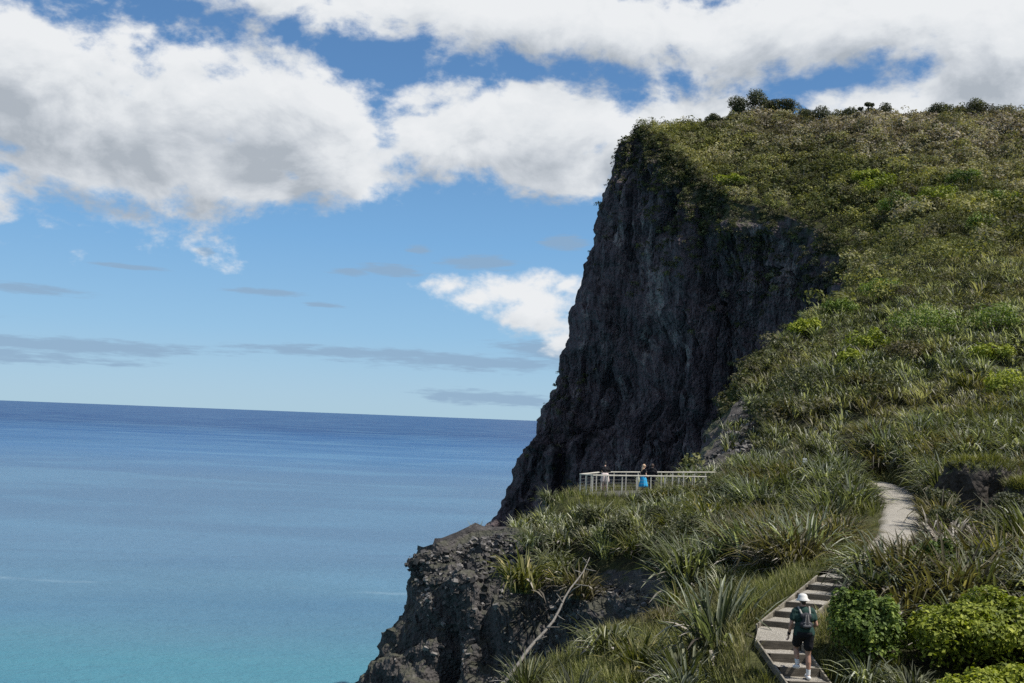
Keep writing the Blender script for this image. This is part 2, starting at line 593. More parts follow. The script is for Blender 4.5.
def base_z(x, y):
    x = np.asarray(x, float); y = np.asarray(y, float)
    q, r = lp(x, y)
    out = np.empty(len(q))
    for s in range(0, len(q), 40000):
        qq = q[s:s + 40000]
        d2 = ((qq[:, None] - _cq[None]) ** 2).sum(-1)
        out[s:s + 40000] = _tps(d2) @ _w[:-3] + _w[-3] + qq @ _w[-2:]
    return out * r


# path centre line and flat pads pressed into the hill
path_ctl = np.array([P(842, 573.6, 27.2), P(853, 570, 28.4), P(869, 562, 30.4), P(884, 550, 32.5), P(899, 528, 37), P(899, 508, 41.5), P(896, 494, 45.5), P(889, 488, 49.5), P(865, 481, 55), P(800, 482, 60.5), P(712, 490, 61.3)])
path_c, _ = catmull(path_ctl, 14)
PATH_HW = np.interp(np.linspace(0, 1, len(path_c)), [0, .15, .3, .55, 1], [.50, .58, .66, .76, .7])
DECK_Z = P(592, 495.3, 55.3)[2]
deck_poly = np.array([P(707, 478, 58.4), P(592, 476.3, 55.3), P(579.5, 475.7, 55.7), P(601, 473, 59.2), P(717, 472.5, 64.8)])[:, :2]


def seg_dist(x, y, line):
    """distance to polyline, index parameter of the nearest point"""
    best = np.full(len(x), 1e9); par = np.zeros(len(x))
    for i in range(len(line) - 1):
        a, b = line[i, :2], line[i + 1, :2]
        ab = b - a
        L2 = ab @ ab + 1e-12
        tt = np.clip(((x - a[0]) * ab[0] + (y - a[1]) * ab[1]) / L2, 0, 1)
        d = np.hypot(x - a[0] - tt * ab[0], y - a[1] - tt * ab[1])
        m = d < best
        best[m] = d[m]; par[m] = i + tt[m]
    return best, par


def in_poly(x, y, poly):
    ins = np.zeros(len(x), bool)
    n = len(poly)
    for i in range(n):
        x1, y1 = poly[i][:2]; x2, y2 = poly[(i + 1) % n][:2]
        if y1 == y2: continue
        c = ((y1 > y) != (y2 > y)) & (x < (x2 - x1) * (y - y1) / (y2 - y1) + x1)
        ins ^= c
    return ins


land_poly = np.concatenate([_rim_all[:, :2], [(-12, -40), (520, -40), (520, 520), (150, 520), (90, 450)]])

# the two flights of timber steps (left end and right end of every riser top, bottom first)
low_r = [(P(789, 681.5, 20.4), P(829, 681.5, 20.4)), (P(780, 668, 20.9), P(819, 668, 20.9)), (P(770, 654, 21.4), P(810, 654, 21.4)), (P(760, 641, 21.9), P(800, 641, 21.9))]
up_r = [(P(763, 619.5, 23.2), P(800, 624, 22.95)), (P(775, 610, 23.8), P(811, 614.5, 23.55)), (P(786, 601, 24.4), P(822, 605.5, 24.15)),
        (P(797, 592, 25.0), P(832, 597, 24.75)), (P(808, 583.2, 25.6), P(842, 588.5, 25.35)), (P(817, 575, 26.2), P(851, 580, 25.95))]
step_line = np.array([(a + b) / 2 for a, b in low_r + up_r])
step_line = np.concatenate([[step_line[0] + (step_line[0] - step_line[1])], step_line, [path_c[4]]])


def deck_dist(x, y):
    d, _ = seg_dist(x, y, np.vstack([deck_poly, deck_poly[:1]]))
    return np.where(in_poly(x, y, deck_poly), 0, d)


def hill_z(x, y):
    x = np.asarray(x, float); y = np.asarray(y, float)
    z = base_z(x, y)
    d = np.hypot(x, y)
    pts = np.stack([x, y, z], 1)
    amp = np.clip(d / 90.0, 0.12, 2.2)
    rd, _ = seg_dist(x, y, _rim_all[::4])
    m = sstep(0.2, 3.0, rd / np.clip(d / 60, .5, 4))
    z = z + m * amp * (0.8 * fbm(pts / np.clip(d / 40, .6, 5)[:, None] * .45, 4, 41))
    # path
    pd, pp = seg_dist(x, y, path_c)
    pz = np.interp(pp, np.arange(len(path_c)), path_c[:, 2])
    hw = np.interp(pp, np.arange(len(path_c)), PATH_HW)
    k = 1 - sstep(0, 1, (pd - hw - .15) / 1.1)
    z = z * (1 - k) + (pz - .05) * k
    # steps
    sd, sp = seg_dist(x, y, step_line)
    sz = np.interp(sp, np.arange(len(step_line)), step_line[:, 2])
    k = 1 - sstep(0, 1, (sd - .75) / .9)
    z = z * (1 - k) + (sz - .22) * k
    # lookout pad
    k = 1 - sstep(.3, 2.6, deck_dist(x, y))
    z = z * (1 - k) + (DECK_Z - .10) * k
    return z


# polar sheet
NA, NR = 470, 560
az = np.radians(np.linspace(-75, 72, NA))
rr = np.exp(np.linspace(math.log(2.0), math.log(480), NR))
AZ, RR = np.meshgrid(az, rr, indexing='ij')
gx = (OX + RR * np.sin(AZ)).ravel(); gy = (OY + RR * np.cos(AZ)).ravel()
ins = in_poly(gx, gy, land_poly)
q = grid_quads(NA, NR)
keep = ins[q].any(1)
q = q[keep]
used = np.unique(q)
gz = np.zeros(len(gx))
gz[used] = hill_z(gx[used], gy[used])
# vertices just outside move onto the rim
out_v = used[~ins[used]]
rim_f, _ = catmull(rim_ctl, 28)
rp = rim_f
for s in range(0, len(out_v), 4000):
    v = out_v[s:s + 4000]
    d2 = (gx[v][:, None] - rp[None, :, 0]) ** 2 + (gy[v][:, None] - rp[None, :, 1]) ** 2
    j = d2.argmin(1)
    ok = d2[np.arange(len(v)), j] < (0.04 * np.hypot(gx[v], gy[v]) + 1.5) ** 2
    gx[v[ok]] = rp[j[ok], 0]; gy[v[ok]] = rp[j[ok], 1]; gz[v[ok]] = rp[j[ok], 2]
remap = np.full(NA * NR, -1); remap[used] = np.arange(len(used))
hill_v = np.stack([gx, gy, gz], 1)[used]
hill_q = remap[q]
pd_, _ = seg_dist(hill_v[:, 0], hill_v[:, 1], path_c)
sd_, _ = seg_dist(hill_v[:, 0], hill_v[:, 1], step_line)
flat = sstep(.7, 2.0, np.minimum(pd_, sd_))
cdeck = deck_poly.mean(0)
flat *= sstep(.6, 2.6, deck_dist(hill_v[:, 0], hill_v[:, 1]))
hd = common_disp(hill_v) * flat[:, None]
hpx, hpy = proj(hill_v)
hdist = hill_v[:, 1]
rimd, _ = seg_dist(hill_v[:, 0], hill_v[:, 1], _rim_all[::4])


def rock_mask(px, py, d):
    """bare rock on the hill side of the rim"""
    m = np.zeros(len(px))
    a = (d > 40) & (d < 60) & (px < 545) & (py > 500)
    m[a] = 1 - sstep(480, 530, px[a])
    b = (d > 36) & (d < 51.5) & (py > 562) & (px >= 380) & (px < 690)
    m[b] = np.maximum(m[b], sstep(562, 582, py[b]))
    c = (d > 69) & (d < 105) & (px < 760)
    m[c] = np.maximum(m[c], 1 - sstep(742, 760, px[c] + 0.0 * py[c]))
    return m


hrock = rock_mask(hpx, hpy, hdist)
hgrass = np.zeros(len(hill_v))
hgrass = np.maximum(hgrass, (1 - sstep(0.9, 2.6, np.minimum(pd_, sd_))))
hgrass = np.maximum(hgrass, np.where((hdist < 34) & (hpx < 800), 0.85, 0))
hgrass = np.maximum(hgrass, 1 - sstep(1., 4., deck_dist(hill_v[:, 0], hill_v[:, 1])))
extra = hrock * (0.45 * ridged(hill_v * 0.8, 4, 61) + .2 * fbm(hill_v * 2.4, 2, 66)) * sstep(0, 1.2, rimd) * (hdist < 110)
hill_v2 = hill_v + hd
hill_v2[:, 2] += extra
_k = (hpx < 418) & (hdist > 44) & (hdist < 57)
hill_v2[:, 0] += np.where(_k, (418 - hpx) * hdist / 1000 + .4, 0)
hill_v2[:, 2] -= .7 * ((hpx < 432) & (hdist > 44) & (hdist < 57))

# ------------------------------------------------------------------ rock and ground materials
def rock_material(name, base, dark, light, sc, streak, green, bumpd):
    m, t, b = mat_new(name)
    oc = obj_coord(t)
    lum = t.noise(oc, .11 * sc, 6, .62)
    fine = t.noise(oc, 1.1 * sc, 6, .65)
    st = t.noise(scale_vec(t, oc, (.32 * sc, .32 * sc, .022 * sc)), 1.0, 5, .6, .3)
    bed = t.noise(scale_vec(t, oc, (.02 * sc, .02 * sc, .30 * sc)), 1.0, 4, .6, .4)
    peb = t.voro(oc, 2.4 * sc)
    f = t.math('MULTIPLY_ADD', t.math('SUBTRACT', st, .5), streak, lum)
    f = t.math('MULTIPLY_ADD', t.math('SUBTRACT', bed, .5), .35 * streak, f)
    f = t.math('MULTIPLY_ADD', t.math('SUBTRACT', fine, .5), .7, f)
    c = t.ramp(f, [(.22, dark), (.48, base), (.66, base), (.86, light)])
    s2 = t.noise(scale_vec(t, oc, (1.0 * sc, 1.0 * sc, .03 * sc)), 1.0, 4, .55, .2)
    c = t.mix(t.math('MULTIPLY', t.remap(s2, .56, .70), .40 * min(1.0, streak)), c, (*light, 1))
    c = t.mix(t.math('MULTIPLY', t.remap(s2, .46, .34), .75 * min(1.0, streak)), c, (*dark, 1))
    pb = t.voro(oc, 1.9 * sc, out='Color')
    sep = t.node('ShaderNodeSeparateColor'); t.put(sep.inputs[0], pb)
    pk = t.math('MULTIPLY', t.remap(sep.outputs[0], .80, .96), t.remap(peb, .35, .1))
    c = t.mix(t.math('MULTIPLY', pk, .6), c, (*light, 1))
    # moss and small plants where the rock lies back
    geo = t.node('ShaderNodeNewGeometry')
    sn = t.node('ShaderNodeSeparateXYZ'); t.put(sn.inputs[0], geo.outputs['Normal'])
    gn = t.noise(oc, .5 * sc, 5, .7)
    up = t.math('MULTIPLY_ADD', t.math('SUBTRACT', gn, .5), 1.6, sn.outputs[2])
    mg = t.math('MULTIPLY', t.remap(up, .42, .78), green)
    veg = attr(t, 'veg')
    mg = t.math('MAXIMUM', mg, t.math('MULTIPLY', t.remap(t.math('ADD', veg, t.math('MULTIPLY', t.math('SUBTRACT', gn, .5), 1.6)), .35, .75), .9))
    c = t.mix(mg, c, t.ramp(fine, [(.3, (.028, .036, .014)), (.7, (.075, .085, .03))]))
    t.put(b.inputs['Base Color'], c)
    b.inputs['Roughness'].default_value = .88
    b.inputs['Specular IOR Level'].default_value = .25
    hgt = t.math('MULTIPLY_ADD', fine, .8, t.math('MULTIPLY', peb, -.5))
    hgt = t.math('MULTIPLY_ADD', st, .7, hgt)
    t.put(b.inputs['Normal'], t.bump(hgt, .9, bumpd))
    return m


M_CLIFF = rock_material('cliff_rock', (.100, .077, .082), (.020, .016, .018), (.26, .215, .205), .55, 1.5, .08, 1.2)
M_CRAG = rock_material('crag_conglomerate', (.072, .066, .063), (.018, .017, .016), (.24, .22, .205), 2.6, .25, .35, .25)


def ground_material():
    m, t, b = mat_new('hill_ground')
    oc = obj_coord(t)
    n = t.noise(oc, .8, 6, .65)
    nf = t.noise(oc, 7, 4, .7)
    nb = t.noise(oc, .09, 4, .6)
    soil = t.ramp(nf, [(.25, (.012, .011, .007)), (.55, (.034, .030, .016)), (.8, (.075, .065, .036))])
    thatch = t.ramp(nf, [(.2, (.016, .020, .008)), (.55, (.045, .050, .018)), (.85, (.095, .092, .04))])
    c = t.mix(t.remap(n, .38, .6), soil, thatch)
    gr = t.ramp(nf, [(.25, (.024, .027, .010)), (.55, (.066, .070, .024)), (.85, (.13, .125, .055))])
    c = t.mix(t.math('MULTIPLY', attr(t, 'grass'), t.remap(n, .25, .5)), c, gr)
    peb = t.voro(oc, 3.5)
    rk = t.ramp(t.math('MULTIPLY_ADD', t.math('SUBTRACT', nf, .5), .8, n), [(.25, (.018, .017, .016)), (.55, (.066, .060, .056)), (.85, (.18, .165, .15))])
    rf = t.math('MULTIPLY_ADD', t.math('SUBTRACT', n, .5), .9, attr(t, 'rock'))
    c = t.mix(t.remap(rf, .4, .6), c, rk)
    t.put(b.inputs['Base Color'], c)
    b.inputs['Roughness'].default_value = .95
    b.inputs['Specular IOR Level'].default_value = .15
    t.put(b.inputs['Normal'], t.bump(t.math('MULTIPLY_ADD', peb, -.4, nf), .8, .14))
    return m


M_GROUND = ground_material()
hill = mesh_np('hill_terrain', hill_v2, hill_q, None, M_GROUND, True, None, {'rock': hrock, 'grass': hgrass})
tag(hill, 'green coastal hillside rising to a scrub covered top', None, None, 'structure')

# far cliff
fg, fpar, ft = loft(far_st, [16, 40, 56, 64, 66, 66, 62, 60, 44, 30, 26, 24, 22, 22], 330, 1.25)
nf_ = grid_normals(fg)
flat_p = fg.reshape(-1, 3); flat_n = nf_.reshape(-1, 3)
ss = np.tile(ft, len(fg)); pp_ = np.repeat(fpar, len(ft))
rampd = sstep(0, .035, ss)
v1 = flat_p * np.array([.11, .11, .016])
v2 = flat_p * np.array([.33, .33, .05])
bedz = flat_p * np.array([.012, .012, .16])
disp = 3.4 * ridged(v1, 3, 71) + 2.0 * ridged(v2, 3, 75) + .9 * ridged(flat_p * np.array([.7, .7, .22]), 3, 77) + 1.9 * fbm(bedz, 3, 79) + 2.6 * fbm(flat_p * .04, 3, 83) + .5 * fbm(flat_p * .35, 3, 87)
# the hollow low in the face and the leaning slabs round it
cpx, cpy = proj(flat_p)
hol = np.exp(-((cpx - 612) / 34) ** 2 - ((cpy - 405) / 48) ** 2) * (flat_p[:, 1] > 230)
disp = disp - 10 * hol
arc = np.concatenate([[0], np.cumsum(np.linalg.norm(np.diff(fg[:, 1], axis=0), axis=1))])
arc = np.repeat(arc, len(ft))
def columns(width, zlen, amp, groove, seed):
    a_ = (arc + 2.2 * width * fbm(flat_p * np.array([.03, .03, .018]), 3, seed)) / width
    c_ = np.floor(a_).astype(np.int64); f_ = a_ - c_
    zc = np.floor((flat_p[:, 2] + 40 * _hash(c_, c_ * 0 + 3, c_ * 0, seed)) / zlen).astype(np.int64)
    off = _hash(c_, zc, c_ * 0 + 7, seed + 1)
    edge = np.minimum(f_, 1 - f_)
    return amp * off - groove * (1 - sstep(0, .16, edge))
colm = sstep(-.15, .25, fbm(flat_p * .022, 3, 117) + .15)
disp = disp + colm * (columns(15, 70, 3.6, 4.2, 119) + columns(6.5, 34, 2.2, 2.4, 111) + columns(2.6, 13, .75, .7, 114)) - (0.6 + 2.6 * sstep(.16, .42, ss))
for (hx, hy, rx_, ry_, am) in ((655, 360, 16, 80, -3.5), (690, 330, 12, 110, 3.0), (715, 370, 14, 90, -3.5), (755, 300, 12, 70, 3), (600, 330, 10, 60, 3.0), (640, 430, 30, 16, 3.5), (760, 230, 60, 10, 2.5), (800, 265, 14, 50, -3), (570, 440, 14, 60, 2.5)):
    disp += am * np.exp(-((cpx - hx) / rx_) ** 2 - ((cpy - hy) / ry_) ** 2) * (flat_p[:, 1] > 190)
fv = flat_p + common_disp(flat_p) + flat_n * (disp * rampd * np.interp(pp_, [0, 2, 7.5, 10, 14], [1, .75, 1, .5, .25]))[:, None]
ss_far = ss.copy()
# greenery hanging over the top of the face
topd = flat_p[:, 2]
vegm = np.zeros(len(fv))
vegm = np.maximum(vegm, (1 - sstep(0, .11, ss)) * np.interp(pp_, [0, 1.6, 2.1, 3, 4.5, 6, 8, 9, 14], [.6, .5, .15, .55, .75, .6, .3, 1, .6]))
near_edge = (pp_ > 8.6) & (pp_ < 11.6)
vegm = np.where(near_edge, np.maximum(vegm, 1 - sstep(.03, .35, ss)), vegm)
lowleft = np.exp(-((cpx - 560) / 26) ** 2 - ((cpy - 420) / 60) ** 2) * .42
vegm = np.maximum(vegm, lowleft)
cliff = mesh_np('cliff', fv, grid_quads(len(fg), len(ft)), None, M_CLIFF, False, None, {'veg': vegm})
tag(cliff, 'tall dark sea cliff falling from the hilltop to the sea', None, None, 'structure')

# near crag
ng, npar, nt_ = loft(near_st, [12, 14, 16, 18, 22, 30, 26, 30, 34, 34, 34, 34, 30, 30, 26, 26, 20, 12, 8, 8], 210, 2.0)
nn_ = grid_normals(ng)
flat_p = ng.reshape(-1, 3); flat_n = nn_.reshape(-1, 3)
ss = np.tile(nt_, len(ng)); npp = np.repeat(npar, len(nt_))
rampd = sstep(0, .012, ss)
cpx, cpy = proj(flat_p)
disp = .70 * ridged(flat_p * .45, 4, 91) + .34 * ridged(flat_p * 1.3, 3, 95) + .10 * fbm(flat_p * 5, 2, 99) + .5 * fbm(flat_p * .22, 3, 103)
vis = (flat_p[:, 1] > 38)
def gauss(hx, hy, rx_, ry_): return np.exp(-((cpx - hx) / rx_) ** 2 - ((cpy - hy) / ry_) ** 2) * vis
disp += 1.0 * gauss(468, 600, 18, 18) - .9 * gauss(452, 640, 8, 22) - 3.0 * gauss(446, 673, 11, 13) + .9 * gauss(424, 556, 12, 9) + .6 * gauss(430, 600, 22, 26) + .8 * gauss(510, 620, 20, 20) - .6 * gauss(488, 640, 8, 30)
nv = flat_p + common_disp(flat_p) + flat_n * (disp * rampd)[:, None]
_px, _py = proj(nv)
_k = (_px < 417) & (_py < 552) & (nv[:, 1] > 40) & (nv[:, 1] < 60)
nv[:, 0] += np.where(_k, (417 - _px) * nv[:, 1] / 1000, 0)
nveg = np.zeros(len(nv))
nveg = np.maximum(nveg, (1 - sstep(0, .02, ss)) * np.interp(npp, [0, 1, 3.5, 5, 6, 8, 9, 10.5, 12, 13, 20], [.6, .8, .7, .1, 0, .1, .5, .6, .3, .8, 1]))
nveg = np.maximum(nveg, np.interp(npp, [12.3, 13.2, 20], [0, .6, .8]) * (1 - sstep(.05, .25, ss)))
crag = mesh_np('rocky_crag', nv, grid_quads(len(ng), len(nt_)), None, M_CRAG, False, None, {'veg': nveg})
tag(crag, 'rough conglomerate crag under the lookout knoll', None, None, 'structure')

# ------------------------------------------------------------------ sea
def sea_material():
    m, t, b = mat_new('sea_water')
    geo = t.node('ShaderNodeNewGeometry')
    pos = geo.outputs['Position']
    sx = t.node('ShaderNodeSeparateXYZ'); t.put(sx.inputs[0], pos)
    warp = t.noise(scale_vec(t, pos, (.0022, .004, 1)), 1.0, 4, .55)
    # distance offshore along the view of the bay
    dist = t.math('MULTIPLY_ADD', t.math('SUBTRACT', warp, .5), 240.0, sx.outputs[1])
    c = t.ramp(t.math('DIVIDE', dist, 6000.0), [(0.0, (.070, .215, .245)), (.070, (.070, .20, .245)), (.088, (.080, .172, .235)), (.13, (.085, .155, .232)), (.26, (.078, .145, .228)), (.42, (.050, .130, .25)), (.7, (.014, .072, .19)), (1.0, (.003, .040, .135))])
    st = t.noise(scale_vec(t, pos, (.0018, .005, 1)), 1.0, 5, .6, .8)
    c = t.mix(t.math('MULTIPLY', t.remap(st, .42, .66), .34), c, (.115, .235, .33, 1))
    st2 = t.noise(scale_vec(t, pos, (.0006, .0015, 1)), 1.0, 5, .6, .8)
    c = t.mix(t.math('MULTIPLY', t.remap(st2, .48, .66), .35), c, (.022, .085, .19, 1))
    # one drifting foam line
    ln = t.math('MULTIPLY_ADD', t.math('SUBTRACT', t.noise(scale_vec(t, pos, (.006, .0, 1)), 1.0, 3, .5), .5), 60.0, sx.outputs[1])
    foam = t.math('MULTIPLY', t.remap(t.math('ABSOLUTE', t.math('SUBTRACT', ln, 632.0)), 7.0, 0.0), t.remap(t.noise(scale_vec(t, pos, (.02, .02, 1)), 1.0, 3), .4, .6))
    c = t.mix(t.math('MULTIPLY', foam, .16), c, (.35, .45, .50, 1))
    t.put(b.inputs['Base Color'], c)
    b.inputs['Roughness'].default_value = .35
    b.inputs['IOR'].default_value = 1.33
    b.inputs['Specular IOR Level'].default_value = .08
    w1 = t.noise(scale_vec(t, pos, (.05, .09, 1)), 1.0, 6, .62)
    w2 = t.noise(scale_vec(t, pos, (.25, .5, 1)), 1.0, 3, .6)
    t.put(b.inputs['Normal'], t.bump(t.math('MULTIPLY_ADD', w2, .35, w1), .8, 4.0))
    return m


def build_sea():
    rs = np.exp(np.linspace(math.log(60), math.log(150000), 60))
    n = 128
    th = np.linspace(0, 2 * math.pi, n, endpoint=False)
    v = [(0, 0, SEA_Z)]
    for r in rs:
        v += [(r * math.cos(a), r * math.sin(a), SEA_Z) for a in th]
    tris = [(0, 1 + i, 1 + (i + 1) % n) for i in range(n)]
    qs = []
    for k in range(len(rs) - 1):
        for i in range(n):
            a = 1 + k * n + i; b_ = 1 + k * n + (i + 1) % n
            qs.append((a, a + n, b_ + n, b_))
    o = mesh_np('sea', v, qs, tris, sea_material(), True)
    tag(o, 'calm blue sea turning turquoise close to the shore', None, None, 'structure')


build_sea()
#@@PLANTS
# ------------------------------------------------------------------ plants: shared pieces
def ground_pts(x, y):
    """points on the finished hill surface"""
    x = np.atleast_1d(np.asarray(x, float)); y = np.atleast_1d(np.asarray(y, float))
    p = np.stack([x, y, hill_z(x, y)], 1)
    pd, _ = seg_dist(x, y, path_c); sd, _ = seg_dist(x, y, step_line)
    f = sstep(.7, 2.0, np.minimum(pd, sd)) * sstep(.6, 2.6, deck_dist(x, y))
    return p + common_disp(p) * f[:, None]


def at_pixel(px, py, d0):
    """ground point whose picture position is nearest to (px, py), searched along that line of sight near depth d0"""
    ds = np.linspace(d0 * .72, d0 * 1.35, 90)
    r = np.array([P(px, py, d) for d in ds])
    g = ground_pts(r[:, 0], r[:, 1])
    k = np.abs(g[:, 2] - r[:, 2]).argmin()
    return g[k]


def leaf_material(name, stops, rough=.58, spec=.28, trans=.30, tcol=None, hue_stops=None):
    m, t, b = mat_new(name)
    oi = t.node('ShaderNodeObjectInfo').outputs['Random']
    f = t.math('MULTIPLY_ADD', t.math('SUBTRACT', oi, .5), .22, attr(t, 'tint'))
    c = t.ramp(f, stops)
    if hue_stops:
        c = t.mix(attr(t, 'hue'), c, t.ramp(f, hue_stops))
    t.put(b.inputs['Base Color'], c)
    b.inputs['Roughness'].default_value = rough
    b.inputs['Specular IOR Level'].default_value = spec
    tr = t.node('ShaderNodeBsdfTranslucent')
    tc = t.mix(1.0, c, (tcol or (1.5, 1.6, .6)) + (1,), 'MULTIPLY')
    t.put(tr.inputs[0], tc)
    mx = t.node('ShaderNodeMixShader')
    mx.inputs[0].default_value = trans
    t.l.new(b.outputs[0], mx.inputs[1]); t.l.new(tr.outputs[0], mx.inputs[2])
    t.l.new(mx.outputs[0], t.n['Material Output'].inputs[0])
    return m


ML = {
    'olive': leaf_material('leaf_olive', [(0, (.018, .021, .010)), (.45, (.080, .088, .044)), (.8, (.20, .21, .125)), (1, (.50, .49, .36))]),
    'grey green': leaf_material('leaf_grey_green', [(0, (.020, .026, .016)), (.45, (.090, .106, .064)), (.8, (.23, .25, .175)), (1, (.52, .53, .42))]),
    'yellow green': leaf_material('leaf_yellow_green', [(0, (.028, .034, .008)), (.45, (.092, .098, .028)), (.8, (.19, .175, .062)), (1, (.40, .33, .15))]),
    'brownish': leaf_material('leaf_brownish', [(0, (.024, .020, .010)), (.45, (.085, .074, .036)), (.8, (.19, .165, .09)), (1, (.36, .30, .18))]),
}
M_DEAD = leaf_material('leaf_dead', [(0, (.05, .042, .032)), (.5, (.17, .15, .12)), (1, (.44, .40, .34))], .8, .2, .1, (1.1, 1.0, .8))
M_FAR = leaf_material('leaf_far_flax', [(0, (.012, .015, .007)), (.40, (.056, .067, .037)), (.75, (.17, .19, .122)), (1, (.50, .50, .38))],
                      hue_stops=[(0, (.020, .017, .010)), (.5, (.092, .080, .044)), (1, (.34, .30, .20))])
M_SCRUB = leaf_material('leaf_scrub', [(0, (.016, .021, .008)), (.45, (.085, .092, .032)), (.8, (.175, .182, .060)), (1, (.29, .28, .09))], .7, .2, .25, (1.4, 1.4, .6),
                        hue_stops=[(0, (.034, .028, .022)), (.45, (.160, .132, .098)), (1, (.42, .37, .29))])
M_GRASS = leaf_material('leaf_grass', [(0, (.034, .042, .012)), (.5, (.12, .135, .036)), (1, (.27, .26, .10))], .6, .25, .25,
                        hue_stops=[(0, (.08, .068, .034)), (.5, (.17, .145, .075)), (1, (.33, .28, .16))])
M_BRIGHT = leaf_material('leaf_bright_shrub', [(0, (.030, .048, .006)), (.4, (.18, .215, .026)), (.75, (.40, .42, .052)), (1, (.58, .56, .11))], .6, .25, .25, (1.4, 1.5, .4))
M_MID = leaf_material('leaf_mid_shrub', [(0, (.016, .032, .008)), (.45, (.105, .155, .030)), (.8, (.24, .30, .055)), (1, (.42, .44, .11))], .6, .25, .22, (1.4, 1.5, .4))
M_TREE = leaf_material('leaf_dark_tree', [(0, (.016, .020, .009)), (.5, (.055, .062, .026)), (1, (.13, .135, .058))], .6, .3, .22)


def bark_material(name, a, b_):
    m, t, b = mat_new(name)
    n = t.noise(scale_vec(t, obj_coord(t), (6, 6, 1.2)), 2.0, 5, .65)
    t.put(b.inputs['Base Color'], t.ramp(n, [(.25, a), (.75, b_)]))
    b.inputs['Roughness'].default_value = .9
    t.put(b.inputs['Normal'], t.bump(n, .6, .02))
    return m


M_BARK = bark_material('bark', (.035, .028, .02), (.12, .10, .075))
M_DRIFT = bark_material('bleached_wood', (.075, .068, .058), (.25, .23, .20))


def blades(base, az, tilt, length, width, bend, segs=4, tint=None, fold=False, kink=None, droop_pow=1.6, hue=None):
    N = len(az)
    s = np.linspace(0, 1, segs + 1)
    th = tilt[:, None] + bend[:, None] * s[None] ** droop_pow
    if kink is not None:
        th = th + kink[:, None] * (s[None] > .55)
    ds = length[:, None] / segs
    hz = np.cumsum(np.sin(th) * ds, 1) - np.sin(th) * ds
    vz = np.cumsum(np.cos(th) * ds, 1) - np.cos(th) * ds
    ca, sa = np.cos(az)[:, None], np.sin(az)[:, None]
    c = np.stack([base[:, 0:1] + hz * ca, base[:, 1:2] + hz * sa, base[:, 2:3] + vz], -1)
    side = np.stack([-sa + 0 * hz, ca + 0 * hz, 0 * hz], -1)
    nrm = np.stack([-np.cos(th) * ca, -np.cos(th) * sa, np.sin(th)], -1)
    w = width[:, None] * np.minimum(1, .55 + 1.6 * s[None]) * (1 - s[None] ** 3.2 * .93)
    if fold:
        k = 3
        v = np.stack([c - side * w[..., None] * .5 + nrm * w[..., None] * .22, c, c + side * w[..., None] * .5 + nrm * w[..., None] * .22], 2)
    else:
        k = 2
        v = np.stack([c - side * w[..., None] * .5, c + side * w[..., None] * .5], 2)
    v = v.reshape(-1, 3)
    i = np.arange(N * (segs + 1) * k).reshape(N, segs + 1, k)
    qs = np.stack([i[:, :-1, :-1], i[:, :-1, 1:], i[:, 1:, 1:], i[:, 1:, :-1]], -1).reshape(-1, 4)
    tt = np.repeat(tint if tint is not None else NP.rand(N), (segs + 1) * k)
    return v, qs, np.clip(tt, 0, 1)


def flax_arrays(n, h, seed, segs=4, fold=False, spiky=.5, wide=.07):
    r = np.random.RandomState(seed)
    az = r.rand(n) * 2 * math.pi
    rad = r.rand(n) ** .5 * .32 * h
    base = np.stack([rad * np.cos(az), rad * np.sin(az), -0.05 - 0 * az], 1)
    a2 = az + r.randn(n) * .5
    tilt = np.clip(.15 + .85 * (rad / (.32 * h)) * r.rand(n) + r.randn(n) * .06, .02, 1.1)
    L = h * (0.75 + .55 * r.rand(n))
    bend = (1 - spiky) * (.6 + 1.9 * r.rand(n)) + spiky * .5 * r.rand(n)
    kink = np.where(r.rand(n) < .34 * (1.2 - spiky), .5 + r.rand(n) * 1.0, 0)
    wd = wide * (.7 + .6 * r.rand(n))
    tint = np.clip(.42 + .2 * r.randn(n), .02, .82)
    tint = np.where(r.rand(n) < .10, .85 + .15 * r.rand(n), tint)
    return blades(base, a2, tilt, L, wd, bend, segs, tint, fold, kink)


def skirt_arrays(n, h, seed, segs=3):
    r = np.random.RandomState(seed)
    az = r.rand(n) * 2 * math.pi
    rad = .2 * h + r.rand(n) * .15 * h
    base = np.stack([rad * np.cos(az), rad * np.sin(az), r.rand(n) * .25 * h], 1)
    return blades(base, az + r.randn(n) * .3, .9 + .4 * r.rand(n), h * (.45 + .4 * r.rand(n)), .05 + .03 * r.rand(n), .9 + .7 * r.rand(n), segs, r.rand(n), False, None, 1.0)


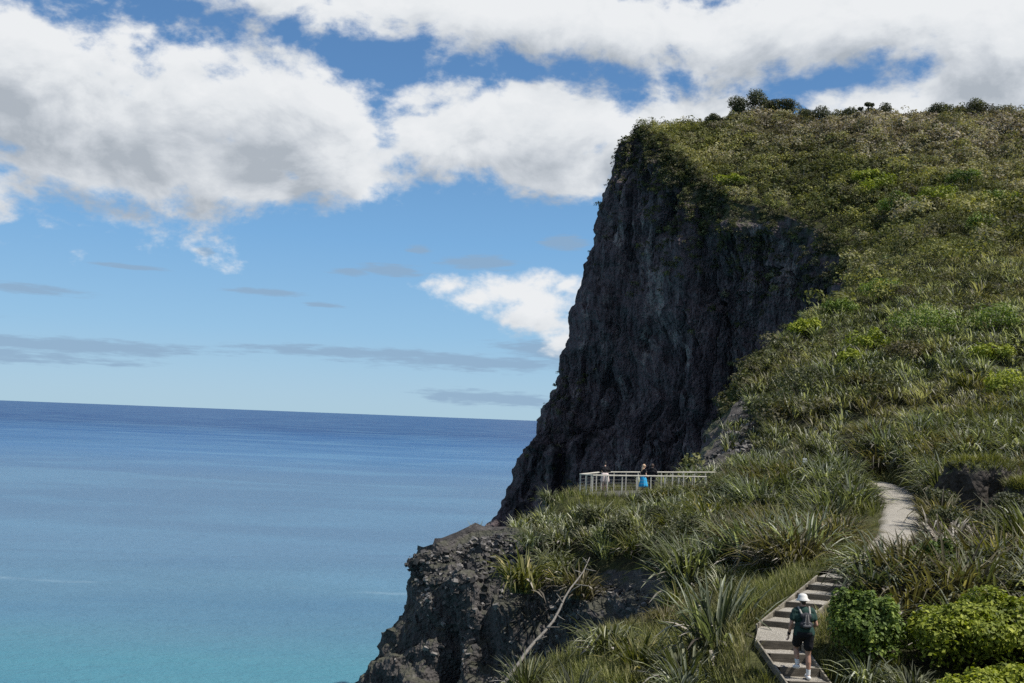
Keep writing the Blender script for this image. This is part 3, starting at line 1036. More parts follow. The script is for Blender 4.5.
def leaf_cloud(n, lobes, size, seed, inner=.25, aspect=.6, up=.35):
    """n leaf faces on and inside a set of ellipsoid lobes [(cx,cy,cz,rx,ry,rz)]; bumpy outline, gaps"""
    r = np.random.RandomState(seed)
    lobes = np.asarray(lobes, float)
    wgt = (lobes[:, 3] * lobes[:, 4] + lobes[:, 3] * lobes[:, 5]) ; wgt /= wgt.sum()
    li = r.choice(len(lobes), n, p=wgt)
    dv = r.randn(n, 3)
    dv[:, 2] = np.abs(dv[:, 2]) * np.where(r.rand(n) < .8, 1, -.6)
    dv /= np.linalg.norm(dv, axis=1, keepdims=True)
    bump = 1 + .22 * vnoise(dv * 2.3 + li[:, None] * 7.7, seed) + .12 * vnoise(dv * 5.1 + li[:, None] * 3.1, seed + 3)
    rad = np.where(r.rand(n) < inner, .55 + .4 * r.rand(n), .93 + .11 * r.rand(n)) * bump
    c = lobes[li, :3] + dv * lobes[li, 3:] * rad[:, None]
    nr = dv + r.randn(n, 3) * .55 + np.array([0, 0, up])
    nr /= np.linalg.norm(nr, axis=1, keepdims=True)
    a = np.cross(nr, r.randn(n, 3)); a /= np.linalg.norm(a, axis=1, keepdims=True)
    b = np.cross(nr, a)
    sz = size * (.6 + .8 * r.rand(n))[:, None]
    v = np.stack([c - a * sz, c - b * sz * aspect + nr * sz * .12, c + a * sz, c + b * sz * aspect + nr * sz * .12], 1).reshape(-1, 3)
    qs = np.arange(n * 4).reshape(n, 4)
    cl = .5 * vnoise(c / (size * 6), seed + 9)
    tint = np.clip(.46 + .42 * cl + .11 * r.randn(n), 0, 1)
    return v, qs, np.repeat(tint, 4)


def tube(pts, radii, sides=7):
    pts = np.asarray(pts, float); n = len(pts)
    v = []
    for i in range(n):
        d = pts[min(i + 1, n - 1)] - pts[max(i - 1, 0)]
        d = d / (np.linalg.norm(d) + 1e-9)
        a = np.cross(d, [0.3, .2, 1.0] if abs(d[2]) < .9 else [1, 0, 0]); a /= np.linalg.norm(a)
        b = np.cross(d, a)
        for k in range(sides):
            t = 2 * math.pi * k / sides
            v.append(pts[i] + (a * math.cos(t) + b * math.sin(t)) * radii[i])
    q = []
    for i in range(n - 1):
        for k in range(sides):
            q.append((i * sides + k, i * sides + (k + 1) % sides, (i + 1) * sides + (k + 1) % sides, (i + 1) * sides + k))
    tr = []
    for i, e in ((0, 0), (n - 1, 1)):
        c = len(v); v.append(pts[i])
        for k in range(sides):
            tr.append((c, i * sides + k, i * sides + (k + 1) % sides) if e else (c, i * sides + (k + 1) % sides, i * sides + k))
    return np.array(v), q, tr


def join_tubes(tubes):
    V, Q, T = [], [], []
    o = 0
    for v, q, t in tubes:
        V.append(v); Q += [tuple(a + o for a in f) for f in q]; T += [tuple(a + o for a in f) for f in t]
        o += len(v)
    return np.concatenate(V), Q, T


def scatter_mesh(name, templates, pos, rot, scl, mat, tint_off, hue=None, pick=None):
    """many copies of templates merged to ONE mesh (only for masses nobody could count)"""
    V, Q, TT, HH = [], [], [], []
    o = 0
    for k, (v, q, tt) in enumerate(templates):
        m = np.where(pick == k)[0]
        if not len(m): continue
        c, s = np.cos(rot[m]), np.sin(rot[m])
        x = (v[None, :, 0] * c[:, None] - v[None, :, 1] * s[:, None]) * scl[m][:, None]
        y = (v[None, :, 0] * s[:, None] + v[None, :, 1] * c[:, None]) * scl[m][:, None]
        z = v[None, :, 2] * scl[m][:, None] + 0 * x
        vv = np.stack([x, y, z], -1) + pos[m][:, None, :]
        V.append(vv.reshape(-1, 3))
        Q.append((q[None] + (np.arange(len(m)) * len(v))[:, None, None] + o).reshape(-1, 4))
        o += len(m) * len(v)
        TT.append(np.clip(tt[None] + tint_off[m][:, None], 0, 1).ravel())
        HH.append(np.repeat(hue[m], len(v)) if hue is not None else np.zeros(len(m) * len(v)))
    return mesh_np(name, np.concatenate(V), np.concatenate(Q), None, mat, False, None, {'tint': np.concatenate(TT), 'hue': np.concatenate(HH)})


# ------------------------------------------------------------------ where plants may stand
def jitter_grid(x0, x1, y0, y1, s, seed):
    r = np.random.RandomState(seed)
    X, Y = np.meshgrid(np.arange(x0, x1, s), np.arange(y0, y1, s))
    x = X.ravel() + (r.rand(X.size) - .5) * s * .95
    y = Y.ravel() + (r.rand(X.size) - .5) * s * .95
    return x, y


near_shrubs = [
    # px, py, depth, rx, ry, h, material, leaf, faces, label, category name
    (975, 668, 20.6, 1.95, 1.2, 1.55, M_BRIGHT, .05, 17000, 'broad yellow green leafy shrub, the largest one by the lower steps', 'leafy_shrub'),
    (872, 662, 22.2, 1.05, .95, 1.62, M_MID, .05, 9500, 'mid green rounded leafy shrub crowding the edge of the lower steps', 'leafy_shrub'),
    (1003, 716, 17.2, 1.15, .9, 1.0, M_BRIGHT, .045, 6000, 'low yellow green leafy shrub cut off by the bottom corner of the view', 'leafy_shrub'),
    (926, 588, 28.4, .72, .7, 1.5, M_MID, .05, 4500, 'upright green shrub between the gravel path and the dead flax tangle', 'leafy_shrub'),
]
shrub_xy = []
for s in near_shrubs:
    g = at_pixel(s[0], s[1], s[2])
    shrub_xy.append((g[0], g[1], max(s[3], s[4])))

BOULDERS = [(980, 504, 43.0, 1.55, 1.2, 2.1, 'dark mossy boulder with a grassy cap standing above the gravel path'), (1030, 512, 41.0, .9, .9, 1.3, 'smaller dark boulder half hidden beside the capped boulder')]
boulder_xy = [at_pixel(b[0], b[1], b[2]) for b in BOULDERS]

# candidate flax sites
cand = []
for (x0, x1, y0, y1, s, sd) in ((-12, 45, 17, 62, 1.0, 1), (0, 75, 62, 112, 1.5, 2), (15, 120, 112, 195, 2.1, 3)):
    cand.append(np.stack(jitter_grid(x0, x1, y0, y1, s, sd), 1))
cand = np.concatenate(cand)
keep = in_poly(cand[:, 0], cand[:, 1], land_poly)
cand = cand[keep]
G = ground_pts(cand[:, 0], cand[:, 1])
px, py = proj(G)
inview = (px > -40) & (px < 1300) & (py < 900) & (G[:, 1] > 14)
cand, G, px, py = cand[inview], G[inview], px[inview], py[inview]
rd, _ = seg_dist(cand[:, 0], cand[:, 1], _rim_all[::4])
pd, ppar = seg_dist(cand[:, 0], cand[:, 1], path_c)
sd, _ = seg_dist(cand[:, 0], cand[:, 1], step_line)
dd = G[:, 1]
rnd = NP.rand(len(cand))
prob = np.ones(len(cand))
gapn = fbm(np.stack([cand[:, 0] * .11, cand[:, 1] * .11, 0 * dd], 1), 3, 421)
prob[dd > 40] *= .62 + .38 * sstep(-.32, -.12, gapn[dd > 40])
prob[dd > 135] *= 1 - sstep(135, 190, dd[dd > 135])
prob[(rd < .5)] = 0
prob[(pd < np.interp(ppar, np.arange(len(path_c)), PATH_HW) + .7)] = 0
prob[sd < 1.35] = 0
# the path and steps stay in sight: nothing tall right in front of them
prob[(px > 735) & (px < 850) & (py > 572)] = 0
prob[(px > 850) & (px < 900) & (py > 560) & (py < 590) & (dd < 31)] *= .3
prob[(px > 872) & (px < 925) & (py > 500) & (py < 566)] = 0
# grass brow on the lookout knoll
prob[(dd > 48) & (dd < 64) & (px < 630) & (py < 516)] = 0
prob[(dd > 48) & (dd < 64) & (px < 650) & (py < 503)] *= .35
ind = in_poly(cand[:, 0], cand[:, 1], [tuple(c * 1.0) for c in deck_poly])
prob[ind] = 0
prob[deck_dist(cand[:, 0], cand[:, 1]) < .55] = 0
# bare crag and gully
rk = rock_mask(px, py, dd)
prob[(rk > .5)] *= np.where((px[rk > .5] > 545) & (py[rk > .5] < 604), .55, .05)
# grassy bank in front
fore = (dd < 34) & (px < 760)
prob[fore] *= .22
prob[(dd < 28) & (px > 690) & (px < 765) & (py > 590)] = 0
prob[(dd < 19.5) & (px < 1180)] = 0
for (sx_, sy_, r_) in shrub_xy:
    prob[np.hypot(cand[:, 0] - sx_, cand[:, 1] - sy_) < r_ * .9] = 0
for b_ in boulder_xy:
    prob[np.hypot(cand[:, 0] - b_[0], cand[:, 1] - b_[1]) < 1.7] = 0
    prob[(np.abs(px - proj(b_)[0][0]) < 38) & (dd > b_[1] - 5) & (dd < b_[1])] *= .12
ok = rnd < prob
cand, G, px, py, dd, sd, pd = cand[ok], G[ok], px[ok], py[ok], dd[ok], sd[ok], pd[ok]
fn = fbm(G * np.array([.06, .06, .06]), 3, 301)
fn2 = fbm(G * .22, 3, 305)
fscale = np.clip(1.26 + .55 * fn2 + .24 * NP.randn(len(G)), .6, 2.3)
fscale[(dd < 34) & (px < 760)] *= .72
fscale[dd > 80] *= 1.12
onk = (dd > 42) & (dd < 58) & (px < 880)
fscale[onk] *= np.interp(px[onk], [560, 640, 720, 880], [.75, .85, 1.0, 1.1])
hueI = np.where(NP.rand(len(G)) < np.clip(.18 + .5 * fn, .04, .6), 3, np.where(NP.rand(len(G)) < .38, 1, np.where(NP.rand(len(G)) < .22, 2, 0)))
HUES = ['olive', 'grey green', 'yellow green', 'brownish']

# ------------------------------------------------------------------ hero and individual flax
protos = {}
for hi, hname in enumerate(HUES):
    for k, (n, spk, wd_) in enumerate(((135, .10, .052), (105, .5, .05))):
        v, qd, tt = flax_arrays(n, 1.0, 100 + hi * 10 + k, 5, True, spk, wd_)
        protos[(hi, k)] = mesh_np('flax_leaves', v, qd, None, ML[hname], False, None, {'tint': tt}, link=False)
dead_protos = []
for k in range(3):
    v, qd, tt = skirt_arrays(26, 1.0, 200 + k)
    dead_protos.append(mesh_np('dead_leaves', v, qd, None, M_DEAD, False, None, {'tint': tt}, link=False))
v, qd, tt = flax_arrays(80, 1.0, 260, 4, False, .1, .06)
dead_bush = mesh_np('dead_flax_leaves', v, qd, None, M_DEAD, False, None, {'tint': tt}, link=False)


def flax(p, s, hi, k, label, group=None, dead=None, rz=None, tiltx=0.0, name='flax_bush', mesh=None):
    o = bpy.data.objects.new(name, mesh or protos[(hi, k)])
    COL.objects.link(o)
    o.location = tuple(p)
    o.rotation_euler = (tiltx, RND.uniform(-.06, .06), RND.uniform(0, 6.28) if rz is None else rz)
    o.scale = (s * RND.uniform(.9, 1.12), s * RND.uniform(.9, 1.12), s)
    tag(o, label, 'flax bush', group)
    if dead is not None:
        c = bpy.data.objects.new('dead_leaves', dead_protos[dead])
        COL.objects.link(c)
        c.parent = o
    return o


heroes = [
    (716, 648, 25.0, 1.75, 1, 1, 'tall spiky grey green flax standing alone on the grassy bank left of the steps', 0),
    (607, 655, 27.5, 1.25, 0, 0, 'drooping olive flax on the grassy bank beside the foot of the bleached branch', 1),
    (690, 700, 21.0, .95, 1, 0, 'low grey green flax with bent leaves at the bottom of the grassy bank', 2),
    (641, 672, 25.0, 1.1, 2, 1, 'thin flax with a few yellow stalks between the drooping and spiky flax on the bank', None),
    (899, 590, 27.4, 1.55, 3, 1, 'dark spiky flax leaning over the edge of the gravel path bend', 0),
    (873, 598, 26.0, 1.25, 1, 0, 'grey green flax arching over the top of the upper steps', 1),
    (914, 700, 18.8, .8, 0, 0, 'dark open flax under the broad yellow green shrub', None),
    (868, 686, 20.0, .8, 1, 0, 'small flax with pale kinked leaves at the foot of the mid green shrub', None),
    (546, 503, 58.0, 1.35, 0, 0, 'lone olive flax on the skyline at the seaward end of the knoll', 2),
    (520, 590, 47.0, 1.9, 2, 0, 'yellowish flax spilling over the edge of the bare crag', 0),
    (560, 580, 46.0, 1.6, 0, 0, 'dark olive flax hanging over the crag beside the top of the bleached branch', 1),
    (822, 548, 37.5, 1.5, 1, 0, 'large pale flax with drooping leaves on the left edge of the gravel path', 0),
    (802, 560, 35.0, 1.3, 3, 0, 'shaggy brownish flax above the grass beside the upper steps', 1),
]
heroes += [
    (546, 570, 47.8, 1.5, 0, 0, 'olive flax rooted in the upper crag between the yellowish flax and the knoll', 1),
    (585, 596, 43.8, 1.35, 3, 0, 'brownish flax hanging in the gully behind the bleached branch', 0),
    (866, 584, 27.2, 1.2, 0, 0, 'drooping olive flax between the top step and the gravel path bend', 1),
    (884, 582, 28.0, 1.45, 1, 0, 'full grey green flax hiding the lower bend of the gravel path', 0),
    (530, 548, 51.0, 1.2, 1, 0, 'grey green flax at the top of the crag where the knoll begins', 2),
    (560, 548, 49.5, 1.5, 0, 0, 'large olive flax on the seaward shoulder of the knoll', 1),
]
hero_xy = []
for (hx, hy, hd_, s, hi, k, lab, dk) in heroes:
    g = at_pixel(hx, hy, hd_)
    hero_xy.append(g)
    flax(g - np.array([0, 0, .03]), s, hi, k, lab, None, dk)
hero_xy = np.array(hero_xy)
fa, fb = deck_poly[0], deck_poly[1]
for i in range(9):
    t_ = -.14 + .085 * i
    q_ = fa + (fb - fa) * t_ + np.array([.1, -.85 - .25 * (i % 2)])
    g = ground_pts([q_[0]], [q_[1]])[0]
    flax(g, [1.35, 1.3, 1.2, 1.15, 1.2, 1.05, 1.1, .95, .9][i], [1, 0, 1, 3, 0, 1, 0, 2, 0][i], 0, 'olive to grey flax bush hard against the near side of the lookout railing', 'flax bushes against the lookout railing', i % 3)
    hero_xy = np.vstack([hero_xy, g])
for i in range(5):
    g = at_pixel([955, 975, 940, 990, 962][i], [560, 572, 548, 556, 545][i], [30, 29, 32, 30.5, 33][i])
    flax(g, [1.35, 1.25, 1.3, 1.2, 1.3][i], 0, 0, 'bleached dead flax in the grey tangle right of the path bend', 'dead flax in the grey tangle', None, mesh=dead_bush, name='dead_flax')
    hero_xy = np.vstack([hero_xy, g])

far_from_hero = np.array([np.hypot(hero_xy[:, 0] - c[0], hero_xy[:, 1] - c[1]).min() > .7 for c in cand])
cand, G, px, py, dd, fscale, hueI, fn = [a[far_from_hero] for a in (cand, G, px, py, dd, fscale, hueI, fn)]
size_px = fscale / dd * 1000
size_px[(px < -10) | (px > 1045) | (py > 740)] = 0
order = np.argsort(-size_px)
indiv = order[:280]


def zone(x, y, d):
    if d < 34 and x < 762: return 'on the grassy bank left of the steps'
    if d < 30 and x >= 762 and y > 600: return 'between the green shrubs by the steps'
    if x >= 850 and y > 545: return 'below the grey tangle right of the path'
    if x >= 900: return 'near the dark boulders right of the gravel path'
    if x >= 800: return 'on the left verge of the gravel path'
    if x >= 700: return 'on the knoll between the lookout and the path'
    if x >= 600: return 'on the steep face under the lookout railing'
    return 'along the crag edge at the seaward end'


for n_, i in enumerate(indiv):
    tall = fscale[i] > 1.25
    hi = int(hueI[i]); k = int(NP.rand() < .35)
    zn = zone(px[i], py[i], dd[i])
    lab = f"{'tall' if tall else 'low'} {HUES[hi]} flax bush {zn}"
    flax(G[i] - np.array([0, 0, .08]), fscale[i], hi, k, lab, f"{'tall' if tall else 'low'} {HUES[hi]} flax {zn}", int(NP.randint(3)) if (size_px[i] > 24 and n_ < 170) else None)
rest = order[280:]
tmpl = [flax_arrays(54, 1.0, 400 + k, 3, False, sp, .078) for k, sp in enumerate((.05, .15, .35, .1, .5))]
fo = scatter_mesh('flax_thicket', tmpl, G[rest] - np.array([0, 0, .1]), NP.rand(len(rest)) * 6.28, fscale[rest], M_FAR,
                  .11 * NP.randn(len(rest)) + .34 * fbm(G[rest] * .12, 3, 311) + .03, np.clip(.25 + 1.1 * fbm(G[rest] * .07, 3, 315) + .2 * NP.randn(len(rest)), 0, 1), NP.randint(0, 5, len(rest)))
tag(fo, 'dense thicket of flax covering the slope above the path', None, None, 'stuff')

# ------------------------------------------------------------------ near leafy shrubs
def shrub(name, p, rx, ry, h, mat, leaf, n, label, seed, cat='shrub', group=None):
    root = empty(name, p)
    tag(root, label, cat, group)
    r = np.random.RandomState(seed)
    lobes = [(0, 0, h * .38, rx * .66, ry * .66, h * .42)]
    for k in range(17):
        a = r.rand() * 6.28; q_ = .25 + .6 * r.rand()
        lobes.append((rx * q_ * math.cos(a), ry * q_ * math.sin(a), h * (.35 + .45 * r.rand() * (1.15 - q_)), rx * (.16 + .2 * r.rand()), ry * (.16 + .2 * r.rand()), h * (.16 + .17 * r.rand())))
    v, qd, tt = leaf_cloud(n, lobes, leaf, seed, .22)
    mesh_np('foliage', v, qd, None, mat, False, root, {'tint': tt})
    tb = []
    for k in range(6):
        a = r.rand() * 6.28
        e = np.array([rx * .55 * math.cos(a), ry * .55 * math.sin(a), h * (.55 + .2 * r.rand())])
        tb.append(tube([(0, 0, -.1), e * .5 + np.array([0, 0, .06]), e], [.045, .03, .012], 6))
    V, Q, T = join_tubes(tb)
    mesh_np('stems', V, Q, T, M_BARK, True, root)
    return root


for i, s in enumerate(near_shrubs):
    g = at_pixel(s[0], s[1], s[2])
    shrub(s[10], g, s[3], s[4], s[5], s[6], s[7], s[8], s[9], 500 + i)

# shrubs dotted on the slope: (px, py, depth guess, radius, height, bright?, label)
slope_shrubs = [
    (868, 357, 100, 2.0, 1.9, 1, 'bright green shrub in the middle of the flax slope'),
    (852, 368, 98, 1.5, 1.3, 1, 'small bright shrub just below and left of the mid slope shrub'),
    (934, 345, 103, 3.4, 3.0, 0, 'large dull green domed shrub in the upper flax slope'),
    (906, 366, 93, 1.9, 1.8, 2, 'brownish round shrub between the bright and the domed shrub'),
    (1006, 402, 66, 1.7, 1.5, 1, 'bright green spreading shrub low on the slope by the view edge'),
    (996, 338, 103, 2.6, 2.4, 0, 'dark green shrub high on the slope at the right of the domed shrub'),
    (990, 362, 88, 1.6, 1.2, 1, 'flat yellowish green shrub beneath the dark green slope shrub'),
    (806, 338, 122, 2.0, 1.7, 1, 'yellow green shrub close to the cliff edge on the slope'),
    (840, 318, 130, 2.4, 2.0, 0, 'dull green shrub up slope from the one at the cliff edge'),
    (800, 400, 90, 2.6, 2.2, 0, 'dark bushy shrub above the grey rock spur'),
    (770, 425, 82, 2.2, 1.8, 0, 'dark shrub at the top of the grey rock spur'),
    (886, 300, 140, 3.0, 2.4, 0, 'olive shrub where the flax gives way to scrub'),
    (940, 208, 215, 4.2, 4.0, 1, 'vivid green tree sized shrub high on the far slope'),
    (882, 196, 236, 4.4, 4.0, 1, 'bright yellow green shrub beneath the brown scrub belt'),
    (868, 184, 246, 3.6, 3.0, 1, 'pale yellow green shrub topping the bright cluster on the far slope'),
    (912, 204, 226, 4.0, 3.6, 2, 'rusty brown shrub amid the green cluster on the far slope'),
    (898, 214, 220, 4.0, 3.4, 0, 'dark green shrub under the bright far slope cluster'),
    (700, 142, 312, 4.2, 4.0, 1, 'yellow green bush near the cliff top brow'),
    (716, 166, 296, 4.6, 4.0, 1, 'wide yellow green bush down slope from the cliff top brow'),
    (690, 150, 312, 3.4, 3.4, 1, 'small lime green bush hard by the cliff top rim'),
    (730, 188, 280, 4.0, 3.4, 1, 'olive lime bush at the head of the dark face'),
    (968, 190, 226, 3.8, 3.4, 0, 'dark bush at the edge of the far scrub'),
    (1002, 214, 205, 3.8, 3.6, 0, 'dark rounded bush on the far slope near the view edge'),
    (985, 236, 180, 3.2, 3.0, 0, 'deep green bush below the dark rounded far bush'),
]
for i, (sx_, sy_, sd_, r_, h_, br, lab) in enumerate(slope_shrubs):
    g = at_pixel(sx_, sy_, sd_)
    mt = [M_TREE if sd_ < 100 else M_MID, M_BRIGHT, ML['brownish']][br]
    shrub('hill_shrub', g - np.array([0, 0, .15]), r_ * 1.15, r_ * 1.05, h_ * 1.35 + .5, mt, .13 * (g[1] / 100) ** .75, 1500, lab, 540 + i, 'shrub')


# ------------------------------------------------------------------ trees on the skyline
def tree(name, p, h, cr, label, seed, trunk_frac=.45, n=900, mat=None, group=None, flat=.6):
    root = empty(name, p)
    tag(root, label, 'tree', group)
    r = np.random.RandomState(seed)
    tb = []
    lean = r.randn(2) * .06 * h
    top = np.array([lean[0], lean[1], h * .8])
    tb.append(tube([(0, 0, -.4), top * .4, top], [.035 * h, .026 * h, .010 * h], 7))
    lobes = []
    for k in range(9):
        a = r.rand() * 6.28; q_ = .15 + .6 * r.rand()
        e = np.array([lean[0] + cr * q_ * math.cos(a), lean[1] + cr * q_ * math.sin(a), h * (trunk_frac + (1 - trunk_frac) * (.25 + .6 * r.rand()))])
        tb.append(tube([top * trunk_frac * .9, (top * trunk_frac + e) / 2, e], [.016 * h, .011 * h, .005 * h], 5))
        lobes.append((*e, cr * (.26 + .26 * r.rand()), cr * (.35 + .25 * r.rand()), cr * flat * (.45 + .3 * r.rand())))
    V, Q, T = join_tubes(tb)
    mesh_np('trunk', V, Q, T, M_BARK, True, root)
    v, qd, tt = leaf_cloud(n * 3, lobes, .24, seed, .4)
    mesh_np('crown', v, qd, None, mat or M_TREE, False, root, {'tint': tt})
    return root


sky_trees = [
    (750, 122, 312, 7.5, 4.2, .35, 'dark bushy tree, the tallest of those on the cliff top skyline'),
    (766, 122, 310, 5.5, 3.4, .3, 'dark tree squeezed between the two tallest skyline trees'),
    (737, 124, 314, 5.5, 3.6, .3, 'ragged dark tree on the seaward side of the tallest skyline tree'),
    (784, 124, 308, 6.0, 3.4, .35, 'rounded dark skyline tree standing clear against the cloud'),
    (716, 126, 318, 3.8, 2.6, .3, 'low wind cut tree on the cliff top above the lime bushes'),
    (818, 127, 302, 4.6, 4.2, .3, 'broad flat crowned tree on the hilltop skyline'),
    (806, 128, 303, 3.4, 2.6, .3, 'small tree beside the broad flat crowned skyline tree'),
    (846, 126, 297, 3.4, 4.0, .25, 'low spreading tree on the skyline before the thin trunked pair'),
    (868, 123, 292, 5.0, 1.5, .7, 'thin trunked tree with a small round crown on the skyline'),
    (860, 124, 293, 4.0, 1.0, .7, 'shorter thin trunked tree with a tiny crown on the skyline'),
    (880, 123, 291, 3.6, 3.2, .25, 'low dark tree just past the thin trunked pair'),
    (936, 121, 286, 3.8, 4.0, .25, 'wide low tree on the flat part of the skyline'),
    (968, 121, 283, 4.2, 4.4, .25, 'dense low tree breaking the far end of the skyline'),
    (1000, 122, 280, 3.2, 4.0, .25, 'low tree on the skyline almost at the view edge'),
]
for i, (tx, ty, td, h_, cr, tf, lab) in enumerate(sky_trees):
    r_ = np.array([P(tx, ty, d_) for d_ in np.linspace(td - 50, td + 25, 60)])
    gg = ground_pts(r_[:, 0], r_[:, 1])
    g = gg[(gg[:, 2] / np.hypot(gg[:, 0], gg[:, 1])).argmax()]
    tree('skyline_tree', g, (h_ * .86 + .7) * (.68 if tx > 900 else 1), cr * (1.0 if cr < 2 else 1.35), lab, 600 + i, tf if cr < 2 else .12, 260 if cr < 2 else 900)

# ------------------------------------------------------------------ scrub on the far hill, one mass
x, y = jitter_grid(20, 215, 120, 350, 1.9, 31)
kp = in_poly(x, y, land_poly)
x, y = x[kp], y[kp]
g = ground_pts(x, y)
sx_, sy_ = proj(g)
kp = (sx_ > 600) & (sx_ < 1230) & (NP.rand(len(g)) < sstep(120, 175, g[:, 1]))
g, sx_, sy_ = g[kp], sx_[kp], sy_[kp]
stm = []
for k in range(8):
    r = np.random.RandomState(700 + k)
    lobes = [(0, 0, .5, .75, .75, .6)] + [(r.randn() * .45, r.randn() * .45, .5 + .4 * r.rand(), .35, .35, .35) for _ in range(4)]
    stm.append(leaf_cloud(64, lobes, .17, 710 + k, .3))
nf2 = fbm(g * .035, 3, 331); nf3 = fbm(g * .1, 3, 335)
brown = np.clip(sstep(190, 110, sy_) * np.interp(sx_, [700, 790], [.3, 1.9]) * .75 + .7 * nf2 + .35 * nf3 + .15 * NP.randn(len(g)) - .05, 0, 1)
lum = .10 * NP.randn(len(g)) + .34 * nf3 + .28 * nf2 + .10 + np.interp(sx_, [680, 760, 820], [.16, .12, 0]) * sstep(215, 150, sy_)
ssc = np.clip(1.55 + .5 * nf3 + .35 * NP.randn(len(g)), .8, 2.8) * np.interp(g[:, 1], [150, 300], [.95, 1.25]) * (.72 + .28 * sstep(0, 14, seg_dist(g[:, 0], g[:, 1], _rim_all[::4])[0]))
big = NP.rand(len(g)) < .085
ssc[big] = 2.6 + 1.7 * NP.rand(big.sum())
lum[big] += .26 * NP.randn(big.sum()) + .06
brown[big] = np.clip(brown[big] * .5 + .35 * NP.randn(big.sum()), 0, 1)
for k in range(5):
    r = np.random.RandomState(730 + k)
    lobes = [(0, 0, .42, .62, .62, .5)] + [(r.randn() * .5, r.randn() * .5, .45 + .4 * r.rand(), .34, .34, .3) for _ in range(6)]
    stm.append(leaf_cloud(230, lobes, .075, 740 + k, .25))
fine = []
for k in range(5):
    r = np.random.RandomState(760 + k)
    lobes = [(0, 0, .5, .7, .7, .55)] + [(r.randn() * .45, r.randn() * .45, .5 + .4 * r.rand(), .35, .35, .35) for _ in range(4)]
    fine.append(leaf_cloud(110, lobes, .095, 770 + k, .3))
pick_ = np.where(big, NP.randint(8, 13, len(g)), np.where(g[:, 1] < 205, NP.randint(13, 18, len(g)), NP.randint(0, 8, len(g))))
so_ = scatter_mesh('hilltop_scrub', stm + fine, g - np.array([0, 0, .2]), NP.rand(len(g)) * 6.28, ssc, M_SCRUB, lum, brown, pick_)
tag(so_, 'brown and olive coastal scrub covering the hilltop', None, None, 'stuff')

mx = np.where((dd > 74) & (NP.rand(len(dd)) < np.clip(.13 + .5 * fbm(G * .09, 3, 361), .02, .5)))[0]
mo = scatter_mesh('slope_scrub', fine, G[mx] + NP.randn(len(mx), 3) * np.array([.5, .5, 0]) - np.array([0, 0, .05]), NP.rand(len(mx)) * 6.28, 1.35 + .55 * NP.rand(len(mx)), M_SCRUB,
                  -.10 + .14 * NP.randn(len(mx)), np.clip(.15 + .35 * NP.randn(len(mx)), 0, 1), NP.randint(0, 5, len(mx)))
tag(mo, 'low dark scrub mixed into the flax slope', None, None, 'stuff')

# pale dead stems standing in the scrub
kp = (sy_ < 205) & (sx_ > 690) & (NP.rand(len(g)) < .38 * np.interp(sx_, [690, 780], [.3, 1]))
gd = g[kp]
n = len(gd)
v, qd, tt = blades(gd + np.array([0, 0, .6]), NP.rand(n) * 6.28, NP.rand(n) * .25, 1.8 + 1.8 * NP.rand(n), .10 + .08 * NP.rand(n), NP.rand(n) * .2, 2)
o = mesh_np('dead_scrub_stems', v, qd, None, M_DEAD, False, None, {'tint': tt})
tag(o, 'pale dead stems standing among the hilltop scrub', None, None, 'stuff')

# tufts clinging to the brow and ledges of the cliffs
wv = vegm ** 1.5 * (fv[:, 2] > -45)
fpx, fpy = proj(fv)
wv = wv * (fpx > 480) * (fpx < 880) * sstep(-.15, .25, fbm(fv * .07, 3, 345)) + 1e-9
cp = fv[np.random.RandomState(5).choice(len(fv), 1500, p=wv / wv.sum())] + NP.randn(1500, 3) * .3
o = scatter_mesh('cliff_scrub', stm, cp - np.array([0, 0, .5]), NP.rand(1500) * 6.28, .7 + .6 * NP.rand(1500), M_SCRUB, .08 * NP.randn(1500) - .08, np.clip(.15 + .3 * NP.randn(1500), 0, 1), NP.randint(0, 8, 1500))
tag(o, 'scrub clinging to the brow and ledges of the cliff', None, None, 'stuff')

# greenery spilling unevenly over the brow of the dark face
wv = np.exp(-ss_far / .055) * (ss_far < .30) * (pp_ > 2.2) * (pp_ < 8.8) * sstep(-.25, .3, fbm(fv * .05, 3, 381)) + 1e-12
n = 1700
cp = fv[np.random.RandomState(15).choice(len(fv), n, p=wv / wv.sum())] + NP.randn(n, 3) * .5
o = scatter_mesh('brow_scrub', stm, cp - np.array([0, 0, .4]), NP.rand(n) * 6.28, .8 + 1.2 * NP.rand(n) ** 2, M_SCRUB, .12 * NP.randn(n) - .02, np.clip(.2 + .35 * NP.randn(n), 0, 1), NP.randint(0, 8, n))
tag(o, 'scrub spilling over the brow of the dark cliff face', None, None, 'stuff')

# small dark shrubs among the near flax
def small_shrub(p, s_, mat, label, group, first=[]):
    if not first:
        r_ = shrub('small_shrub', p, .7, .65, .95, mat, .05, 900, label, 880, 'shrub', group)
        first.append(r_)
    else:
        r_ = first[0].copy(); COL.objects.link(r_)
        for ch in first[0].children:
            c_ = ch.copy(); COL.objects.link(c_); c_.parent = r_
        tag(r_, label, 'shrub', group)
    r_.location = tuple(p); r_.scale = (s_, s_, s_); r_.rotation_euler = (0, 0, RND.uniform(0, 6.28))
for (sx2, sy2, sd2, s2_) in ((588, 530, 51, 1.0), (622, 545, 47, 1.2), (655, 528, 49, .9), (692, 545, 44, 1.1), (735, 540, 44, 1.0), (764, 522, 47, 1.2), (668, 556, 42, 1.0), (712, 518, 50, 1.0), (790, 535, 43, 1.1), (835, 508, 48, 1.2)):
    small_shrub(at_pixel(sx2, sy2, sd2) + np.array([0, 0, .35]), s2_, M_TREE, 'small dark leafy shrub growing between the flax bushes of the lookout knoll', 'dark shrubs among the knoll flax')
